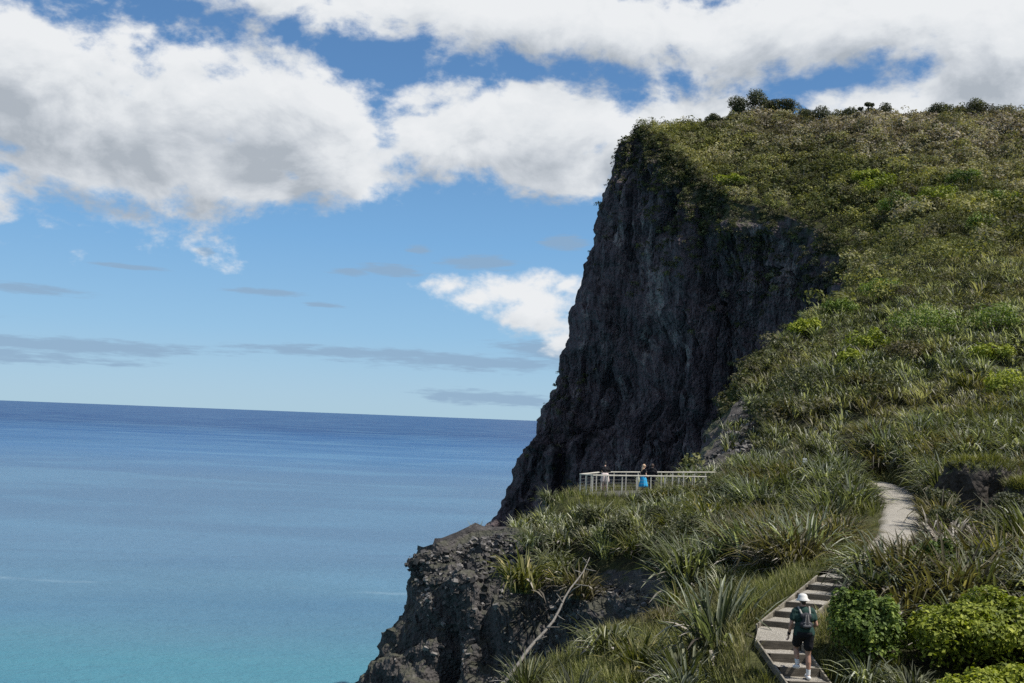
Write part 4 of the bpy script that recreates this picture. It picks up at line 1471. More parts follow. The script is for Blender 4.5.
for (sx2, sy2, sd2, s2_) in ((945, 540, 34, 1.1), (1000, 548, 32, 1.2), (985, 590, 27, 1.0), (940, 520, 38, 1.1), (1012, 525, 36, 1.1), (915, 600, 26.5, 1.0)):
    small_shrub(at_pixel(sx2, sy2, sd2) + np.array([0, 0, .3]), s2_, M_TREE, 'small dark leafy shrub in the flax between the boulders and the bright shrubs', 'dark shrubs below the boulders')

# ------------------------------------------------------------------ grass
def tuft(n, h, seed):
    r = np.random.RandomState(seed)
    az_ = r.rand(n) * 6.28
    rad = r.rand(n) * .16
    return blades(np.stack([rad * np.cos(az_), rad * np.sin(az_), -.03 + 0 * az_], 1), az_ + r.randn(n) * .6, .1 + .5 * r.rand(n), h * (.6 + .8 * r.rand(n)), .010 + .008 * r.rand(n), .3 + 1.1 * r.rand(n), 2, np.clip(.45 + .25 * r.randn(n), 0, 1))


gt = [tuft(18, .30, 800 + k) for k in range(5)]
gx_, gy_ = [], []
for (x0, x1, y0, y1, s, sd_) in ((-8, 14, 17.5, 34, .17, 41), (-8, 22, 34, 64, .42, 42)):
    a, b_ = jitter_grid(x0, x1, y0, y1, s, sd_)
    gx_.append(a); gy_.append(b_)
gx_ = np.concatenate(gx_); gy_ = np.concatenate(gy_)
kp = in_poly(gx_, gy_, land_poly)
gx_, gy_ = gx_[kp], gy_[kp]
zz = P(0, 0, 1)
g = ground_pts(gx_, gy_)
qx, qy = proj(g)
pd2, pr2 = seg_dist(gx_, gy_, path_c); sd2, _ = seg_dist(gx_, gy_, step_line)
hw2 = np.interp(pr2, np.arange(len(path_c)), PATH_HW)
near_lane = np.minimum(pd2 - hw2, sd2 - .62)
pr = np.zeros(len(g))
pr[(near_lane < 1.6)] = .8
pr[(g[:, 1] < 34) & (qx < 800)] = .75
dk = np.hypot(gx_ - cdeck[0], gy_ - cdeck[1])
pr[(g[:, 1] > 44) & (qx < 720) & (qy < 530)] = .9
pr[(qx < 545) & (g[:, 1] > 40) & (qx < 520)] = .05
pr[rock_mask(qx, qy, g[:, 1]) > .5] *= .12
pr[near_lane < .1] = 0
pr[near_lane < .5] = .95
pr[near_lane < .04] = 0
pr[in_poly(gx_, gy_, [tuple(c) for c in deck_poly])] = 0
pr[(qx < -20) | (qx > 1060) | (qy > 720)] = 0
kp = NP.rand(len(g)) < pr * np.clip(.9 + 1.2 * fbm(g * .5, 3, 351), .1, 1)
g = g[kp]
gn = fbm(g * .35, 3, 355)
o = scatter_mesh('grass', gt, g, NP.rand(len(g)) * 6.28, np.where(g[:, 1] > 40, 1.7, 1.0) * (.7 + .5 * NP.rand(len(g)) + .5 * gn), M_GRASS, .12 * NP.randn(len(g)) + .2 * gn, np.clip(.22 + 1.1 * fbm(g * .22, 3, 357) + .15 * NP.randn(len(g)), 0, 1), NP.randint(0, 5, len(g)))
tag(o, 'rough grass on the banks beside steps, path and lookout', None, None, 'stuff')
print('COUNTS flax', len(cand), 'scrub', len(ssc), 'grass', len(g))

# pale stones standing out of the conglomerate
def stones(name, pts, size, label, seed):
    r = np.random.RandomState(seed)
    tm = []
    for k in range(6):
        bm = bmesh.new()
        bmesh.ops.create_cube(bm, size=1.5)
        bmesh.ops.triangulate(bm, faces=bm.faces[:])
        v = np.array([q_.co[:] for q_ in bm.verts]); f = np.array([[w.index for w in q_.verts] for q_ in bm.faces])
        bm.free()
        v = v * (1 + .45 * r.randn(len(v), 3) * .6) * np.array([1, .75 + .4 * r.rand(), .55 + .35 * r.rand()])
        tm.append((v, f))
    V, T, TT = [], [], []
    o = 0
    for p in pts:
        v, f = tm[r.randint(6)]
        a = r.rand(3) * 6.28
        R_ = np.array(Matrix.Rotation(a[0], 3, 'X') @ Matrix.Rotation(a[1], 3, 'Z'))
        V.append(v @ R_.T * size * (.3 + 1.5 * r.rand() ** 3) + p); T.append(f + o); o += len(v)
        TT.append(np.full(len(v), r.rand()))
    ob = mesh_np(name, np.concatenate(V), None, np.concatenate(T), M_STONE, False, None, {'tint': np.concatenate(TT)})
    tag(ob, label, None, None, 'stuff')


mst, t_, b_ = mat_new('pale_stone')
nn = t_.noise(obj_coord(t_), 6, 4, .6)
t_.put(b_.inputs['Base Color'], t_.ramp(t_.math('MULTIPLY_ADD', t_.math('SUBTRACT', nn, .5), .5, attr(t_, 'tint')), [(.1, (.020, .019, .018)), (.6, (.065, .060, .056)), (.97, (.20, .185, .17))]))
b_.inputs['Roughness'].default_value = .9
M_STONE = mst
cx_, cy_ = proj(nv)
w = ((cx_ > 360) & (cx_ < 700) & (cy_ > 535) & (cy_ < 700) & (npp > 4)) * np.clip(.25 + fbm(nv * .5, 3, 401), 0.02, 1) * (nveg < .6) * (npp > 6.15) * (np.tile(nt_, len(ng)) > .004)
# vertices are denser near the rim: weight by spacing
idx = np.random.RandomState(8).choice(len(nv), 3200, p=w / w.sum())
stones('crag_stones', nv[idx] + NP.randn(3200, 3) * .05 - nn_.reshape(-1, 3)[idx] * .02, .085, 'pale stones set in the dark rock of the crag', 9)
w = hrock * (hdist < 105) * ((hdist > 60) | (hpx > 540)) * sstep(.3, 1.2, rimd) * np.clip(.3 + fbm(hill_v2 * .4, 3, 403), .02, 1)
idx = np.random.RandomState(9).choice(len(hill_v2), 2600, p=w / w.sum())
stones('spur_stones', hill_v2[idx] + NP.randn(2600, 3) * np.array([.2, .2, .02]) - np.array([0, 0, .05]), .13, 'grey stones on the bare rock spur and crag top', 10)
#@@THINGS
# ------------------------------------------------------------------ gravel path
def simple_mat(name, col, rough=.8, spec=.3, nscale=0, namp=.3, bump=0.0, bscale=40, metal=0.0):
    m, t, b = mat_new(name)
    if nscale:
        n = t.noise(obj_coord(t), nscale, 5, .65)
        lo = tuple(c * (1 - namp) for c in col); hi = tuple(min(1, c * (1 + namp)) for c in col)
        t.put(b.inputs['Base Color'], t.ramp(n, [(.28, lo), (.72, hi)]))
    else:
        b.inputs['Base Color'].default_value = (*col, 1)
    b.inputs['Roughness'].default_value = rough
    b.inputs['Specular IOR Level'].default_value = spec
    b.inputs['Metallic'].default_value = metal
    if bump:
        t.put(b.inputs['Normal'], t.bump(t.noise(obj_coord(t), bscale, 4, .6), .7, bump))
    return m


def gravel_material():
    m, t, b = mat_new('gravel')
    oc = obj_coord(t)
    v = t.voro(oc, 70, out='Color'); d = t.voro(oc, 70)
    s = t.node('ShaderNodeSeparateColor'); t.put(s.inputs[0], v)
    n = t.noise(oc, 1.3, 5, .6)
    c = t.ramp(t.math('MULTIPLY_ADD', t.math('SUBTRACT', n, .5), .8, s.outputs[0]), [(.05, (.24, .215, .175)), (.5, (.36, .33, .27)), (.95, (.48, .445, .38))])
    mo = t.noise(oc, .7, 4, .6)
    c = t.mix(t.remap(t.math('MULTIPLY_ADD', mo, .9, attr(t, 'edge')), .95, 1.45), c, (.105, .095, .05, 1))
    t.put(b.inputs['Base Color'], c)
    b.inputs['Roughness'].default_value = .95
    t.put(b.inputs['Normal'], t.bump(t.math('MULTIPLY_ADD', n, .4, d), .8, .03))
    return m


M_GRAVEL = gravel_material()


def timber_material(name, dark, light):
    m, t, b = mat_new(name)
    oc = obj_coord(t)
    g = t.noise(scale_vec(t, oc, (3, 3, 30)), 1.0, 6, .65)
    g2 = t.noise(oc, 2.2, 4, .6)
    c = t.ramp(t.math('MULTIPLY_ADD', t.math('SUBTRACT', g2, .5), .9, g), [(.25, dark), (.75, light)])
    t.put(b.inputs['Base Color'], c)
    b.inputs['Roughness'].default_value = .85
    t.put(b.inputs['Normal'], t.bump(g, .5, .01))
    return m


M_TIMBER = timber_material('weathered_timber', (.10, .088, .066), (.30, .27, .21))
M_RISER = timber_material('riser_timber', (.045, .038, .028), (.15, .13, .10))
M_RAIL = timber_material('pale_rail_timber', (.36, .34, .28), (.66, .63, .55))


def build_path():
    C_ = path_c
    n = len(C_)
    V = []; EE = []
    K = 9
    for i in range(n):
        d = C_[min(i + 1, n - 1)] - C_[max(i - 1, 0)]
        d[2] = 0; d /= np.linalg.norm(d)
        sd_ = np.array([d[1], -d[0], 0])
        for k in range(K):
            u = -1 + 2 * k / (K - 1)
            hw = PATH_HW[i] * (1 + .16 * vnoise(np.array([[i * .33, 5.0 * (u > 0), .5]]), 5)[0])
            p = C_[i] + sd_ * u * (hw + .12)
            p[2] += .03 * (1 - u * u) - (.14 if abs(u) > .99 else 0) + .012 * vnoise(np.array([[p[0] * 3, p[1] * 3, 0]]), 9)[0]
            V.append(p); EE.append(abs(u))
    o = mesh_np('gravel_path', V, grid_quads(n, K), None, M_GRAVEL, True, None, {'edge': EE})
    tag(o, 'pale gravel path curving up from the steps', None, None, 'structure')


build_path()


# ------------------------------------------------------------------ timber steps
def box_between(bm, a, b, w, h, up=(0, 0, 1)):
    """a bevel-free board from a to b, width w (sideways), height h centred on the line"""
    a = Vector(a); b = Vector(b)
    d = (b - a).normalized(); u = Vector(up)
    s = d.cross(u).normalized(); u = s.cross(d).normalized()
    vs = []
    for p in (a, b):
        for (i, j) in ((-1, -1), (1, -1), (1, 1), (-1, 1)):
            vs.append(bm.verts.new(p + s * (i * w / 2) + u * (j * h / 2)))
    for f in ((0, 1, 2, 3), (7, 6, 5, 4), (0, 4, 5, 1), (1, 5, 6, 2), (2, 6, 7, 3), (3, 7, 4, 0)):
        bm.faces.new([vs[k] for k in f])


def bm_obj(name, bm, mat, parent=None, smooth=False, bevel=0.0, loc=None):
    if bevel:
        bmesh.ops.bevel(bm, geom=bm.edges[:], offset=bevel, segments=2, affect='EDGES', profile=.6)
    bmesh.ops.recalc_face_normals(bm, faces=bm.faces[:])
    me = bpy.data.meshes.new(name)
    bm.to_mesh(me); bm.free()
    for p in me.polygons: p.use_smooth = smooth
    me.materials.append(mat)
    o = bpy.data.objects.new(name, me)
    COL.objects.link(o)
    if parent is not None:
        o.parent = parent
        if loc is None:
            o.matrix_parent_inverse = Matrix.Translation(-Vector(parent.location))
    if loc is not None: o.location = loc
    return o


def flight(risers, end_z, label):
    """risers = [(left, right)], lowest first, end_z back edge of the top tread"""
    n = len(risers)
    zs = np.array([(a[2] + b[2]) / 2 for a, b in risers])
    k = np.polyfit(np.arange(n), zs, 1)
    zs = np.polyval(k, np.arange(n))
    rise = k[0]
    L = [np.array([a[0], a[1], z]) for (a, b), z in zip(risers, zs)]
    R = [np.array([b[0], b[1], z]) for (a, b), z in zip(risers, zs)]
    root = empty('timber_steps', (L[0] + R[0]) / 2)
    tag(root, label, 'steps')
    for i in range(n):
        bm = bmesh.new()
        ax = (R[i] - L[i]) / np.linalg.norm(R[i] - L[i])
        ov = ax * .0
        box_between(bm, L[i] + ov + np.array([0, 0, -rise * .5 - .012]), R[i] - ov + np.array([0, 0, -rise * .5 - .012]), .05, rise + .03)
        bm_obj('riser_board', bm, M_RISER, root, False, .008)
        if i < n - 1:
            a, b, c, d = L[i], R[i], R[i + 1], L[i + 1]
        else:
            dirn = (L[i] - L[i - 1] + R[i] - R[i - 1]) / 2; dirn[2] = 0
            a, b, c, d = L[i], R[i], R[i] + dirn * end_z, L[i] + dirn * end_z
        V = []
        m = 6
        for u in range(m + 1):
            for w in range(m + 1):
                p = (a * (1 - w / m) + b * (w / m)) * (1 - u / m) + (d * (1 - w / m) + c * (w / m)) * (u / m)
                p = p.copy(); p[2] = zs[i] - .018 + .012 * vnoise(np.array([[p[0] * 5, p[1] * 5, 1]]), 3)[0]
                if u == 0: p = p + (d - a) * .06
                V.append(p)
        o = mesh_np('gravel_tread', V, grid_quads(m + 1, m + 1), None, M_GRAVEL, True, root)
        o.matrix_parent_inverse = Matrix.Translation(-Vector(root.location))
    for side, E in ((-1, L), (1, R)):
        ax = (R[0] - L[0]) / np.linalg.norm(R[0] - L[0]) * side
        e0 = E[0] + ax * .045 - (E[1] - E[0]) * .35
        e1 = E[-1] + ax * .045 + (E[-1] - E[-2]) * .25
        bm = bmesh.new()
        box_between(bm, e0 + np.array([0, 0, -.10]), e1 + np.array([0, 0, -.10]), .04, .17)
        bm_obj('edge_board', bm, M_TIMBER, root, False, .008)
    return L, R, zs


LL, LR, lz = flight(low_r, .12, 'lower flight of timber edged gravel steps with the hiker on it')
UL, UR, uz = flight(up_r, 1.5, 'upper flight of timber edged gravel steps leading to the gravel path')
# landing between the flights
a, b, c, d = LL[-1], LR[-1], UR[0], UL[0]
V = []
m = 10
for u in range(m + 1):
    for w in range(m + 1):
        w_ = -.12 + 1.24 * w / m
        p = (a * (1 - w_) + b * w_) * (1 - u / m) + (d * (1 - w_) + c * w_) * (u / m)
        p[2] = lz[-1] * (1 - u / m) + (uz[0] - (uz[1] - uz[0])) * (u / m) - .012 + .012 * vnoise(np.array([[p[0] * 4, p[1] * 4, 2]]), 3)[0]
        V.append(p)
o = mesh_np('gravel_landing', V, grid_quads(m + 1, m + 1), None, M_GRAVEL, True)
tag(o, 'small gravel landing between the two flights', None, None, 'structure')
# link from the top step to the path
top = (UL[-1] + UR[-1]) / 2

# ------------------------------------------------------------------ lookout platform
def platform():
    A, B, Cc, D, E = [np.array([*q_, DECK_Z]) for q_ in deck_poly]
    cen = (A + B + Cc + D + E) / 5
    root = empty('viewing_platform', cen)
    tag(root, 'small lookout platform with pale railing at the brink of the knoll', 'viewing platform')
    bm = bmesh.new()
    ring = [A, B, Cc, D, E]
    vb = [bm.verts.new(tuple(p + np.array([0, 0, -.16]))) for p in ring]
    vt = [bm.verts.new(tuple(p)) for p in ring]
    bm.faces.new(vt); bm.faces.new(vb[::-1])
    for i in range(5): bm.faces.new((vb[i], vb[(i + 1) % 5], vt[(i + 1) % 5], vt[i]))
    bm_obj('deck', bm, timber_material('deck_timber', (.035, .033, .025), (.10, .092, .07)), root)
    RH = 1.10
    def in_(p): return cen + (p - cen) * .985
    runs = [(A, B), (B, Cc), (Cc, D), (D, E)]
    for (p, q_) in runs:
        p, q_ = in_(p), in_(q_)
        Ln = np.linalg.norm(q_ - p)
        n = max(1, int(round(Ln / (.92 if Ln > 3 else .5))))
        for i in range(n + (1 if (q_ is runs[-1][1]) else 0)):
            pt = p + (q_ - p) * i / n
            bm = bmesh.new()
            box_between(bm, pt + np.array([0, 0, -.1]), pt + np.array([0, 0, RH - .03]), .065, .065, (0, 1, 0))
            bm_obj('post', bm, M_RAIL, root, False, .006)
        bm = bmesh.new()
        e = (q_ - p) / Ln * .03
        box_between(bm, p - e + np.array([0, 0, RH]), q_ + e + np.array([0, 0, RH]), .12, .055)
        bm_obj('top_rail', bm, M_RAIL, root, False, .006)
        bm = bmesh.new()
        for zz_ in (.12, .3, .48, .66, .84):
            box_between(bm, p + np.array([0, 0, zz_]), q_ + np.array([0, 0, zz_]), .008, .008)
        bm_obj('wire_strands', bm, M_WIRE, root)


M_WIRE = simple_mat('fence_wire', (.30, .30, .29), .5, .4, metal=.6)
platform()

# ------------------------------------------------------------------ marker post
g = at_pixel(807, 482, 58)
root = empty('marker_post', g)
tag(root, 'short grey marker post with a small pale plate among the flax', 'marker post')
bm = bmesh.new(); box_between(bm, (0, 0, -.2), (0, 0, 1.25), .07, .07, (0, 1, 0))
bm_obj('post', bm, M_TIMBER, root, False, .006, loc=(0, 0, 0))
bm = bmesh.new(); box_between(bm, (-.1, -.05, 1.12), (.12, -.05, 1.12), .02, .26)
bm_obj('plate', bm, simple_mat('plate_paint', (.62, .63, .62), .6, .3, 12, .1), root, False, .004, loc=(0, 0, 0))

# ------------------------------------------------------------------ bleached dead branch
p0 = P(498, 690, 30.5) ; p1 = P(592, 556, 35.5)
def bl(t): return p0 * (1 - t) + p1 * t
pts = [bl(t) + np.array([.22 * math.sin(3.3 * t), 0, .12 * math.sin(math.pi * t) + .05 * math.sin(11 * t)]) + np.array([.045 * math.sin(17 * t), 0, 0]) for t in np.linspace(0, 1, 14)]
V, Q, T = tube(pts, np.interp(np.linspace(0, 1, 14), [0, .5, 1], [.062, .040, .012]), 9)
br = mesh_np('dead_branch', V, Q, T, M_DRIFT, True)
tag(br, 'long bleached dead branch leaning up across the front of the crag', 'dead branch')
for (t, dx, dz, ln_) in ((.30, .35, .22, .4), (.50, .30, -.16, .4), (.66, .34, .30, .4), (.93, -.18, .22, .4), (.40, .42, .06, .5), (.74, .5, -.02, .55), (.58, -.22, .34, .5), (.88, .42, -.05, .45), (.84, -.25, .1, .4)):
    b0 = bl(t) + np.array([.22 * math.sin(3.3 * t), 0, .12 * math.sin(math.pi * t)])
    V, Q, T = tube([b0, b0 + np.array([dx * .5, -.05, dz * .6]), b0 + np.array([dx, -.12, dz])], [.026, .02, .010], 6)
    mesh_np('twig', V, Q, T, M_DRIFT, True, br)

# ------------------------------------------------------------------ boulders
def boulder(p, rx, ry, h, label, seed):
    root = empty('boulder', p)
    tag(root, label, 'boulder')
    bm = bmesh.new()
    bmesh.ops.create_icosphere(bm, subdivisions=5, radius=1)
    v = np.array([q_.co[:] for q_ in bm.verts])
    f_ = 1 + .34 * fbm(v * 1.5 + seed, 3, seed) + .15 * ridged(v * 3.1 + seed, 3, seed + 5) + .05 * fbm(v * 9, 2, seed + 9)
    w = v * f_[:, None] * np.array([rx, ry, h])
    # undercut flank and flat top
    w[:, 2] = np.where(w[:, 2] > h * .75, h * .75 + (w[:, 2] - h * .75) * .35, w[:, 2])
    for q_, c_ in zip(bm.verts, w): q_.co = c_
    o = bm_obj('rock', bm, M_CRAG_B, root, False, loc=(0, 0, 0))
    at_ = o.data.attributes.new('veg', 'FLOAT', 'POINT')
    at_.data.foreach_set('value', (sstep(.35, .8, v[:, 2]) * .8).astype(np.float32))
    # grass cap: short drooping blades on top
    r = np.random.RandomState(seed)
    m = np.where(v[:, 2] > .55)[0]
    i = m[r.randint(0, len(m), 900)]; NB = 900
    base = w[i]
    az_ = np.arctan2(v[i, 1], v[i, 0]) + r.randn(900) * .7
    vv, qq, tt = blades(base, az_, .3 + .7 * r.rand(900), .22 + .3 * r.rand(900), .026 + .014 * r.rand(900), .8 + .9 * r.rand(900), 2)
    mesh_np('grass_cap', vv, qq, None, M_GRASS, False, root, {'tint': tt * .8, 'hue': np.full(len(tt), .25)})


M_CRAG_B = rock_material('boulder_rock', (.055, .047, .040), (.015, .013, .012), (.13, .115, .10), 2.2, .3, .9, .16)
for i, (b_, g) in enumerate(zip(BOULDERS, boulder_xy)):
    boulder(g, b_[3], b_[4], b_[5], b_[6], 30 + i * 7)

# ------------------------------------------------------------------ people
def capsule(bm, a, b, ra, rb, seg=12):
    a = Vector(a); b = Vector(b)
    d = b - a
    L = d.length
    if L < 1e-6: d = Vector((0, 0, 1)); L = 1e-6
    q_ = d.to_track_quat('Z', 'Y')
    rings = []
    for k in range(1, 5):
        t = -math.pi / 2 + k * math.pi / 8
        rings.append((ra * math.sin(t), ra * math.cos(t)))
    for k in range(0, 4):
        t = k * math.pi / 8
        rings.append((L + rb * math.sin(t), rb * math.cos(t)))
    vs = []
    for (z, r_) in rings:
        vs.append([bm.verts.new(a + q_ @ Vector((r_ * math.cos(2 * math.pi * k / seg), r_ * math.sin(2 * math.pi * k / seg), z))) for k in range(seg)])
    lo = bm.verts.new(a + q_ @ Vector((0, 0, -ra))); hi = bm.verts.new(a + q_ @ Vector((0, 0, L + rb)))
    for k in range(seg):
        k2 = (k + 1) % seg
        bm.faces.new((lo, vs[0][k2], vs[0][k])); bm.faces.new((hi, vs[-1][k], vs[-1][k2]))
        for i in range(len(vs) - 1):
            bm.faces.new((vs[i][k], vs[i][k2], vs[i + 1][k2], vs[i + 1][k]))


def ellips(bm, c, r, rot=None):
    n0 = len(bm.verts)
    ret = bmesh.ops.create_uvsphere(bm, u_segments=20, v_segments=14, radius=1)
    for v in ret['verts']:
        q_ = Vector((v.co.x * r[0], v.co.y * r[1], v.co.z * r[2]))
        if rot: q_ = Matrix.Rotation(rot, 3, 'X') @ q_
        v.co = q_ + Vector(c)


def fused(name, shapes, voxel, mat, parent, smooth_it=3, fold=0.0):
    """capsules / ellipsoids melted into one continuous skin"""
    bm = bmesh.new()
    for s in shapes:
        if s[0] == 'c': capsule(bm, *s[1:])
        else: ellips(bm, *s[1:])
    me = bpy.data.meshes.new(name)
    bm.to_mesh(me); bm.free()
    o = bpy.data.objects.new(name, me)
    COL.objects.link(o)
    rm = o.modifiers.new('remesh', 'REMESH'); rm.mode = 'VOXEL'; rm.voxel_size = voxel; rm.use_smooth_shade = True
    sm = o.modifiers.new('smooth', 'SMOOTH'); sm.factor = .5; sm.iterations = smooth_it
    dg = bpy.context.evaluated_depsgraph_get()
    me2 = bpy.data.meshes.new_from_object(o.evaluated_get(dg))
    o.modifiers.clear()
    o.data = me2
    bpy.data.meshes.remove(me)
    me2.name = name
    if fold:
        n_ = len(me2.vertices)
        c_ = np.empty(n_ * 3, np.float32); me2.vertices.foreach_get('co', c_); c_ = c_.reshape(-1, 3)
        nn__ = np.empty(n_ * 3, np.float32); me2.vertices.foreach_get('normal', nn__); nn__ = nn__.reshape(-1, 3)
        c_ = c_ + nn__ * (ridged(c_ * np.array([9, 9, 5.0]), 2, 5) * fold)[:, None]
        me2.vertices.foreach_set('co', c_.astype(np.float32).ravel()); me2.update()
    me2.materials.clear(); me2.materials.append(mat)
    for p in me2.polygons: p.use_smooth = True
    o.parent = parent
    return o


def V3(a): return Vector(a)


def hand(wrist, direc, out, palm_n, sc=1.0, curl=.5):
    """palm and five unequal curved fingers, as capsules"""
    w = V3(wrist); d = V3(direc).normalized(); o = V3(out).normalized()
    n = d.cross(o).normalized() * palm_n
    S_ = []
    pe = w + d * .085 * sc
    for k in range(4):
        off = o * (.030 - .020 * k) * sc
        S_.append(('c', w + off * .6 + d * .01, pe + off, .013 * sc, .012 * sc, 8))
        ln_ = (.070, .078, .072, .056)[k] * sc
        m1 = pe + off + (d * math.cos(curl * .5) + n * math.sin(curl * .5)) * ln_ * .5
        m2 = m1 + (d * math.cos(curl * 1.4) + n * math.sin(curl * 1.4)) * ln_ * .5
        S_.append(('c', pe + off, m1, .0095 * sc, .009 * sc, 8)); S_.append(('c', m1, m2, .009 * sc, .0075 * sc, 8))
    t0 = w + d * .025 + o * .022 * sc
    t1 = t0 + (o * .7 + d * .6 + n * .3).normalized() * .04 * sc
    t2 = t1 + (o * .25 + d * .85 + n * .45).normalized() * .032 * sc
    S_ += [('c', t0, t1, .013 * sc, .011 * sc, 8), ('c', t1, t2, .010 * sc, .008 * sc, 8)]
    return S_


def skin_mat(name, col):
    m, t, b = mat_new(name)
    n = t.noise(obj_coord(t), 14, 4, .6)
    t.put(b.inputs['Base Color'], t.ramp(n, [(.3, tuple(c * .85 for c in col)), (.7, tuple(min(1, c * 1.12) for c in col))]))
    b.inputs['Roughness'].default_value = .55
    b.inputs['Specular IOR Level'].default_value = .35
    return m


def cloth(name, col, amp=.25, sc=30):
    return simple_mat(name, col, .85, .2, sc, amp, .004, 22)


M_SKIN = skin_mat('skin_tanned', (.42, .24, .17))
M_SKIN2 = skin_mat('skin_fair', (.52, .33, .25))
M_EYE = simple_mat('eye', (.25, .22, .2), .2, .5)
M_BLACK = cloth('black_cloth', (.014, .014, .017))
M_WHITE = cloth('white_cloth', (.68, .68, .67), .08)
M_LIP = simple_mat('lips', (.36, .14, .12), .5)


def head_shapes(c, tilt_y=0.0, s=1.0, yaw=0.0):
    """skull, jaw, nose, ears, brow; faces +y turned by yaw"""
    c = V3(c)
    R_ = Matrix.Rotation(yaw, 3, 'Z') @ Matrix.Rotation(tilt_y, 3, 'X')
    def T(p): return c + R_ @ (V3(p) * s)
    sh = [('c', T((0, -.012, .022)), T((0, .018, .018)), .078 * s, .074 * s), ('c', T((0, .02, -.03)), T((0, .045, -.065)), .058 * s, .036 * s),
          ('c', T((0, .086, .006)), T((0, .104, -.022)), .010 * s, .013 * s, 8), ('c', T((-.03, .082, .02)), T((.03, .082, .02)), .012 * s, .012 * s, 8)]
    for sx in (-1, 1):
        sh.append(('c', T((sx * .080, -.012, .012)), T((sx * .076, -.006, -.022)), .013 * s, .010 * s, 8))
    return sh, T


def face_bits(T, root, s=1.0):
    for sx in (-1, 1):
        bm = bmesh.new(); ellips(bm, T((sx * .031, .081, .001)), (.013 * s, .010 * s, .008 * s))
        bm_obj('eye', bm, M_EYE, root, True, loc=(0, 0, 0))
    bm = bmesh.new(); ellips(bm, T((0, .079, -.052)), (.024 * s, .009 * s, .007 * s))
    bm_obj('mouth', bm, M_LIP, root, True, loc=(0, 0, 0))


def leg_shapes(hip, knee, ankle, toe, s=1.0):
    return [('c', hip, knee, .082 * s, .055 * s), ('c', knee, V3(knee) * .62 + V3(ankle) * .38 + Vector((0, -.012, 0)), .052 * s, .056 * s),
            ('c', V3(knee) * .62 + V3(ankle) * .38 + Vector((0, -.012, 0)), ankle, .055 * s, .036 * s), ('c', ankle, toe, .036 * s, .028 * s),
            ('c', V3(ankle) + Vector((0, -.02, -.02)), V3(ankle) + Vector((0, -.035, -.055)), .032 * s, .028 * s)]


def arm_shapes(sh, el, wr, s=1.0):
    return [('c', sh, el, .052 * s, .040 * s), ('c', el, V3(el) * .7 + V3(wr) * .3, .040 * s, .042 * s), ('c', V3(el) * .7 + V3(wr) * .3, wr, .041 * s, .026 * s)]


def torso_shapes(s=1.0, lean=0.0, w=1.0):
    def q_(x, y, z): return Vector((x * w, y + lean * (z - .92), z))
    return [('c', q_(-.085, 0, .95), q_(.085, 0, .95), .115 * s, .115 * s), ('c', q_(-.07, .005, 1.10), q_(.07, .005, 1.10), .098 * s, .098 * s),
            ('c', q_(-.095, .01, 1.27), q_(.095, .01, 1.27), .112 * s, .112 * s), ('c', q_(-.16, 0, 1.39), q_(.16, 0, 1.39), .060 * s, .060 * s),
            ('c', q_(0, 0, 1.0), q_(0, .01, 1.36), .10 * s, .11 * s), ('c', q_(0, -.005, 1.40), q_(0, .02, 1.52), .060 * s, .054 * s)], q_


# --- the hiker, climbing the lower flight
tz0 = lz[0] - .012
foot0 = LL[0] * .42 + LR[0] * .58 + (LL[1] + LR[1] - LL[0] - LR[0]) / 2 * .45
dirv = ((LL[1] + LR[1]) - (LL[0] + LR[0])) / 2
rise_ = lz[1] - lz[0]
hrz = math.atan2(-dirv[0], dirv[1]) * .45
hk = empty('person', (foot0[0] - .09, foot0[1], tz0), hrz)
hk.scale = (.97, .97, .97)
tag(hk, 'hiker climbing the steps in dark green tee, black shorts and pale bucket hat', 'person')
tor, q_ = torso_shapes(1.0, .10)
fz = rise_ + .0
Rh, Rk, Ra, Rt = Vector((.10, 0, .90)), Vector((.105, .035, .50)), Vector((.10, -.01, .095)), Vector((.115, .14, .045))
Lh, Lk, La, Lt = Vector((-.10, .02, .91)), Vector((-.105, .20, .60)), Vector((-.095, .10, .10 + fz + .04)), Vector((-.105, .25, .045 + fz))
sL, sR = q_(-.185, 0, 1.385), q_(.185, 0, 1.385)
eL, wL = Vector((-.265, .03, 1.13)), Vector((-.285, .10, .90))
eR, wR = Vector((.265, .02, 1.12)), Vector((.235, .22, 1.02))
hs, HT = head_shapes(q_(0, .035, 1.60), -.10)
body = tor + leg_shapes(Rh, Rk, Ra, Rt) + leg_shapes(Lh, Lk, La, Lt) + arm_shapes(sL, eL, wL) + arm_shapes(sR, eR, wR) + hs
body += hand(wL, (0, .35, -1), (0.1, 1, .3), -1) + hand(wR, (-.15, 1, -.1), (-.6, .1, .8), 1, 1.0, .9)
fused('body', body, .0065, M_SKIN, hk)
face_bits(HT, hk)
M_TEE = cloth('dark_green_tee', (.022, .050, .042))
tee = [('c', t_[1], t_[2], t_[3] + .016, t_[4] + .018) for t_ in tor[:5]] + [('c', sL, sL * .42 + eL * .58, .068, .062), ('c', sR, sR * .42 + eR * .58, .068, .062),
      ('c', q_(-.075, -.005, 1.0), q_(.075, -.005, 1.0), .130, .130)]
fused('tee_shirt', tee, .010, M_TEE, hk, 3, .012)
sh = [('c', q_(-.08, 0, .95), q_(.08, 0, .95), .135, .135), ('c', Rh, Rh * .42 + Rk * .58, .115, .098), ('c', Lh, Lh * .42 + Lk * .58, .115, .098)]
fused('shorts', sh, .010, M_BLACK, hk, 3, .012)
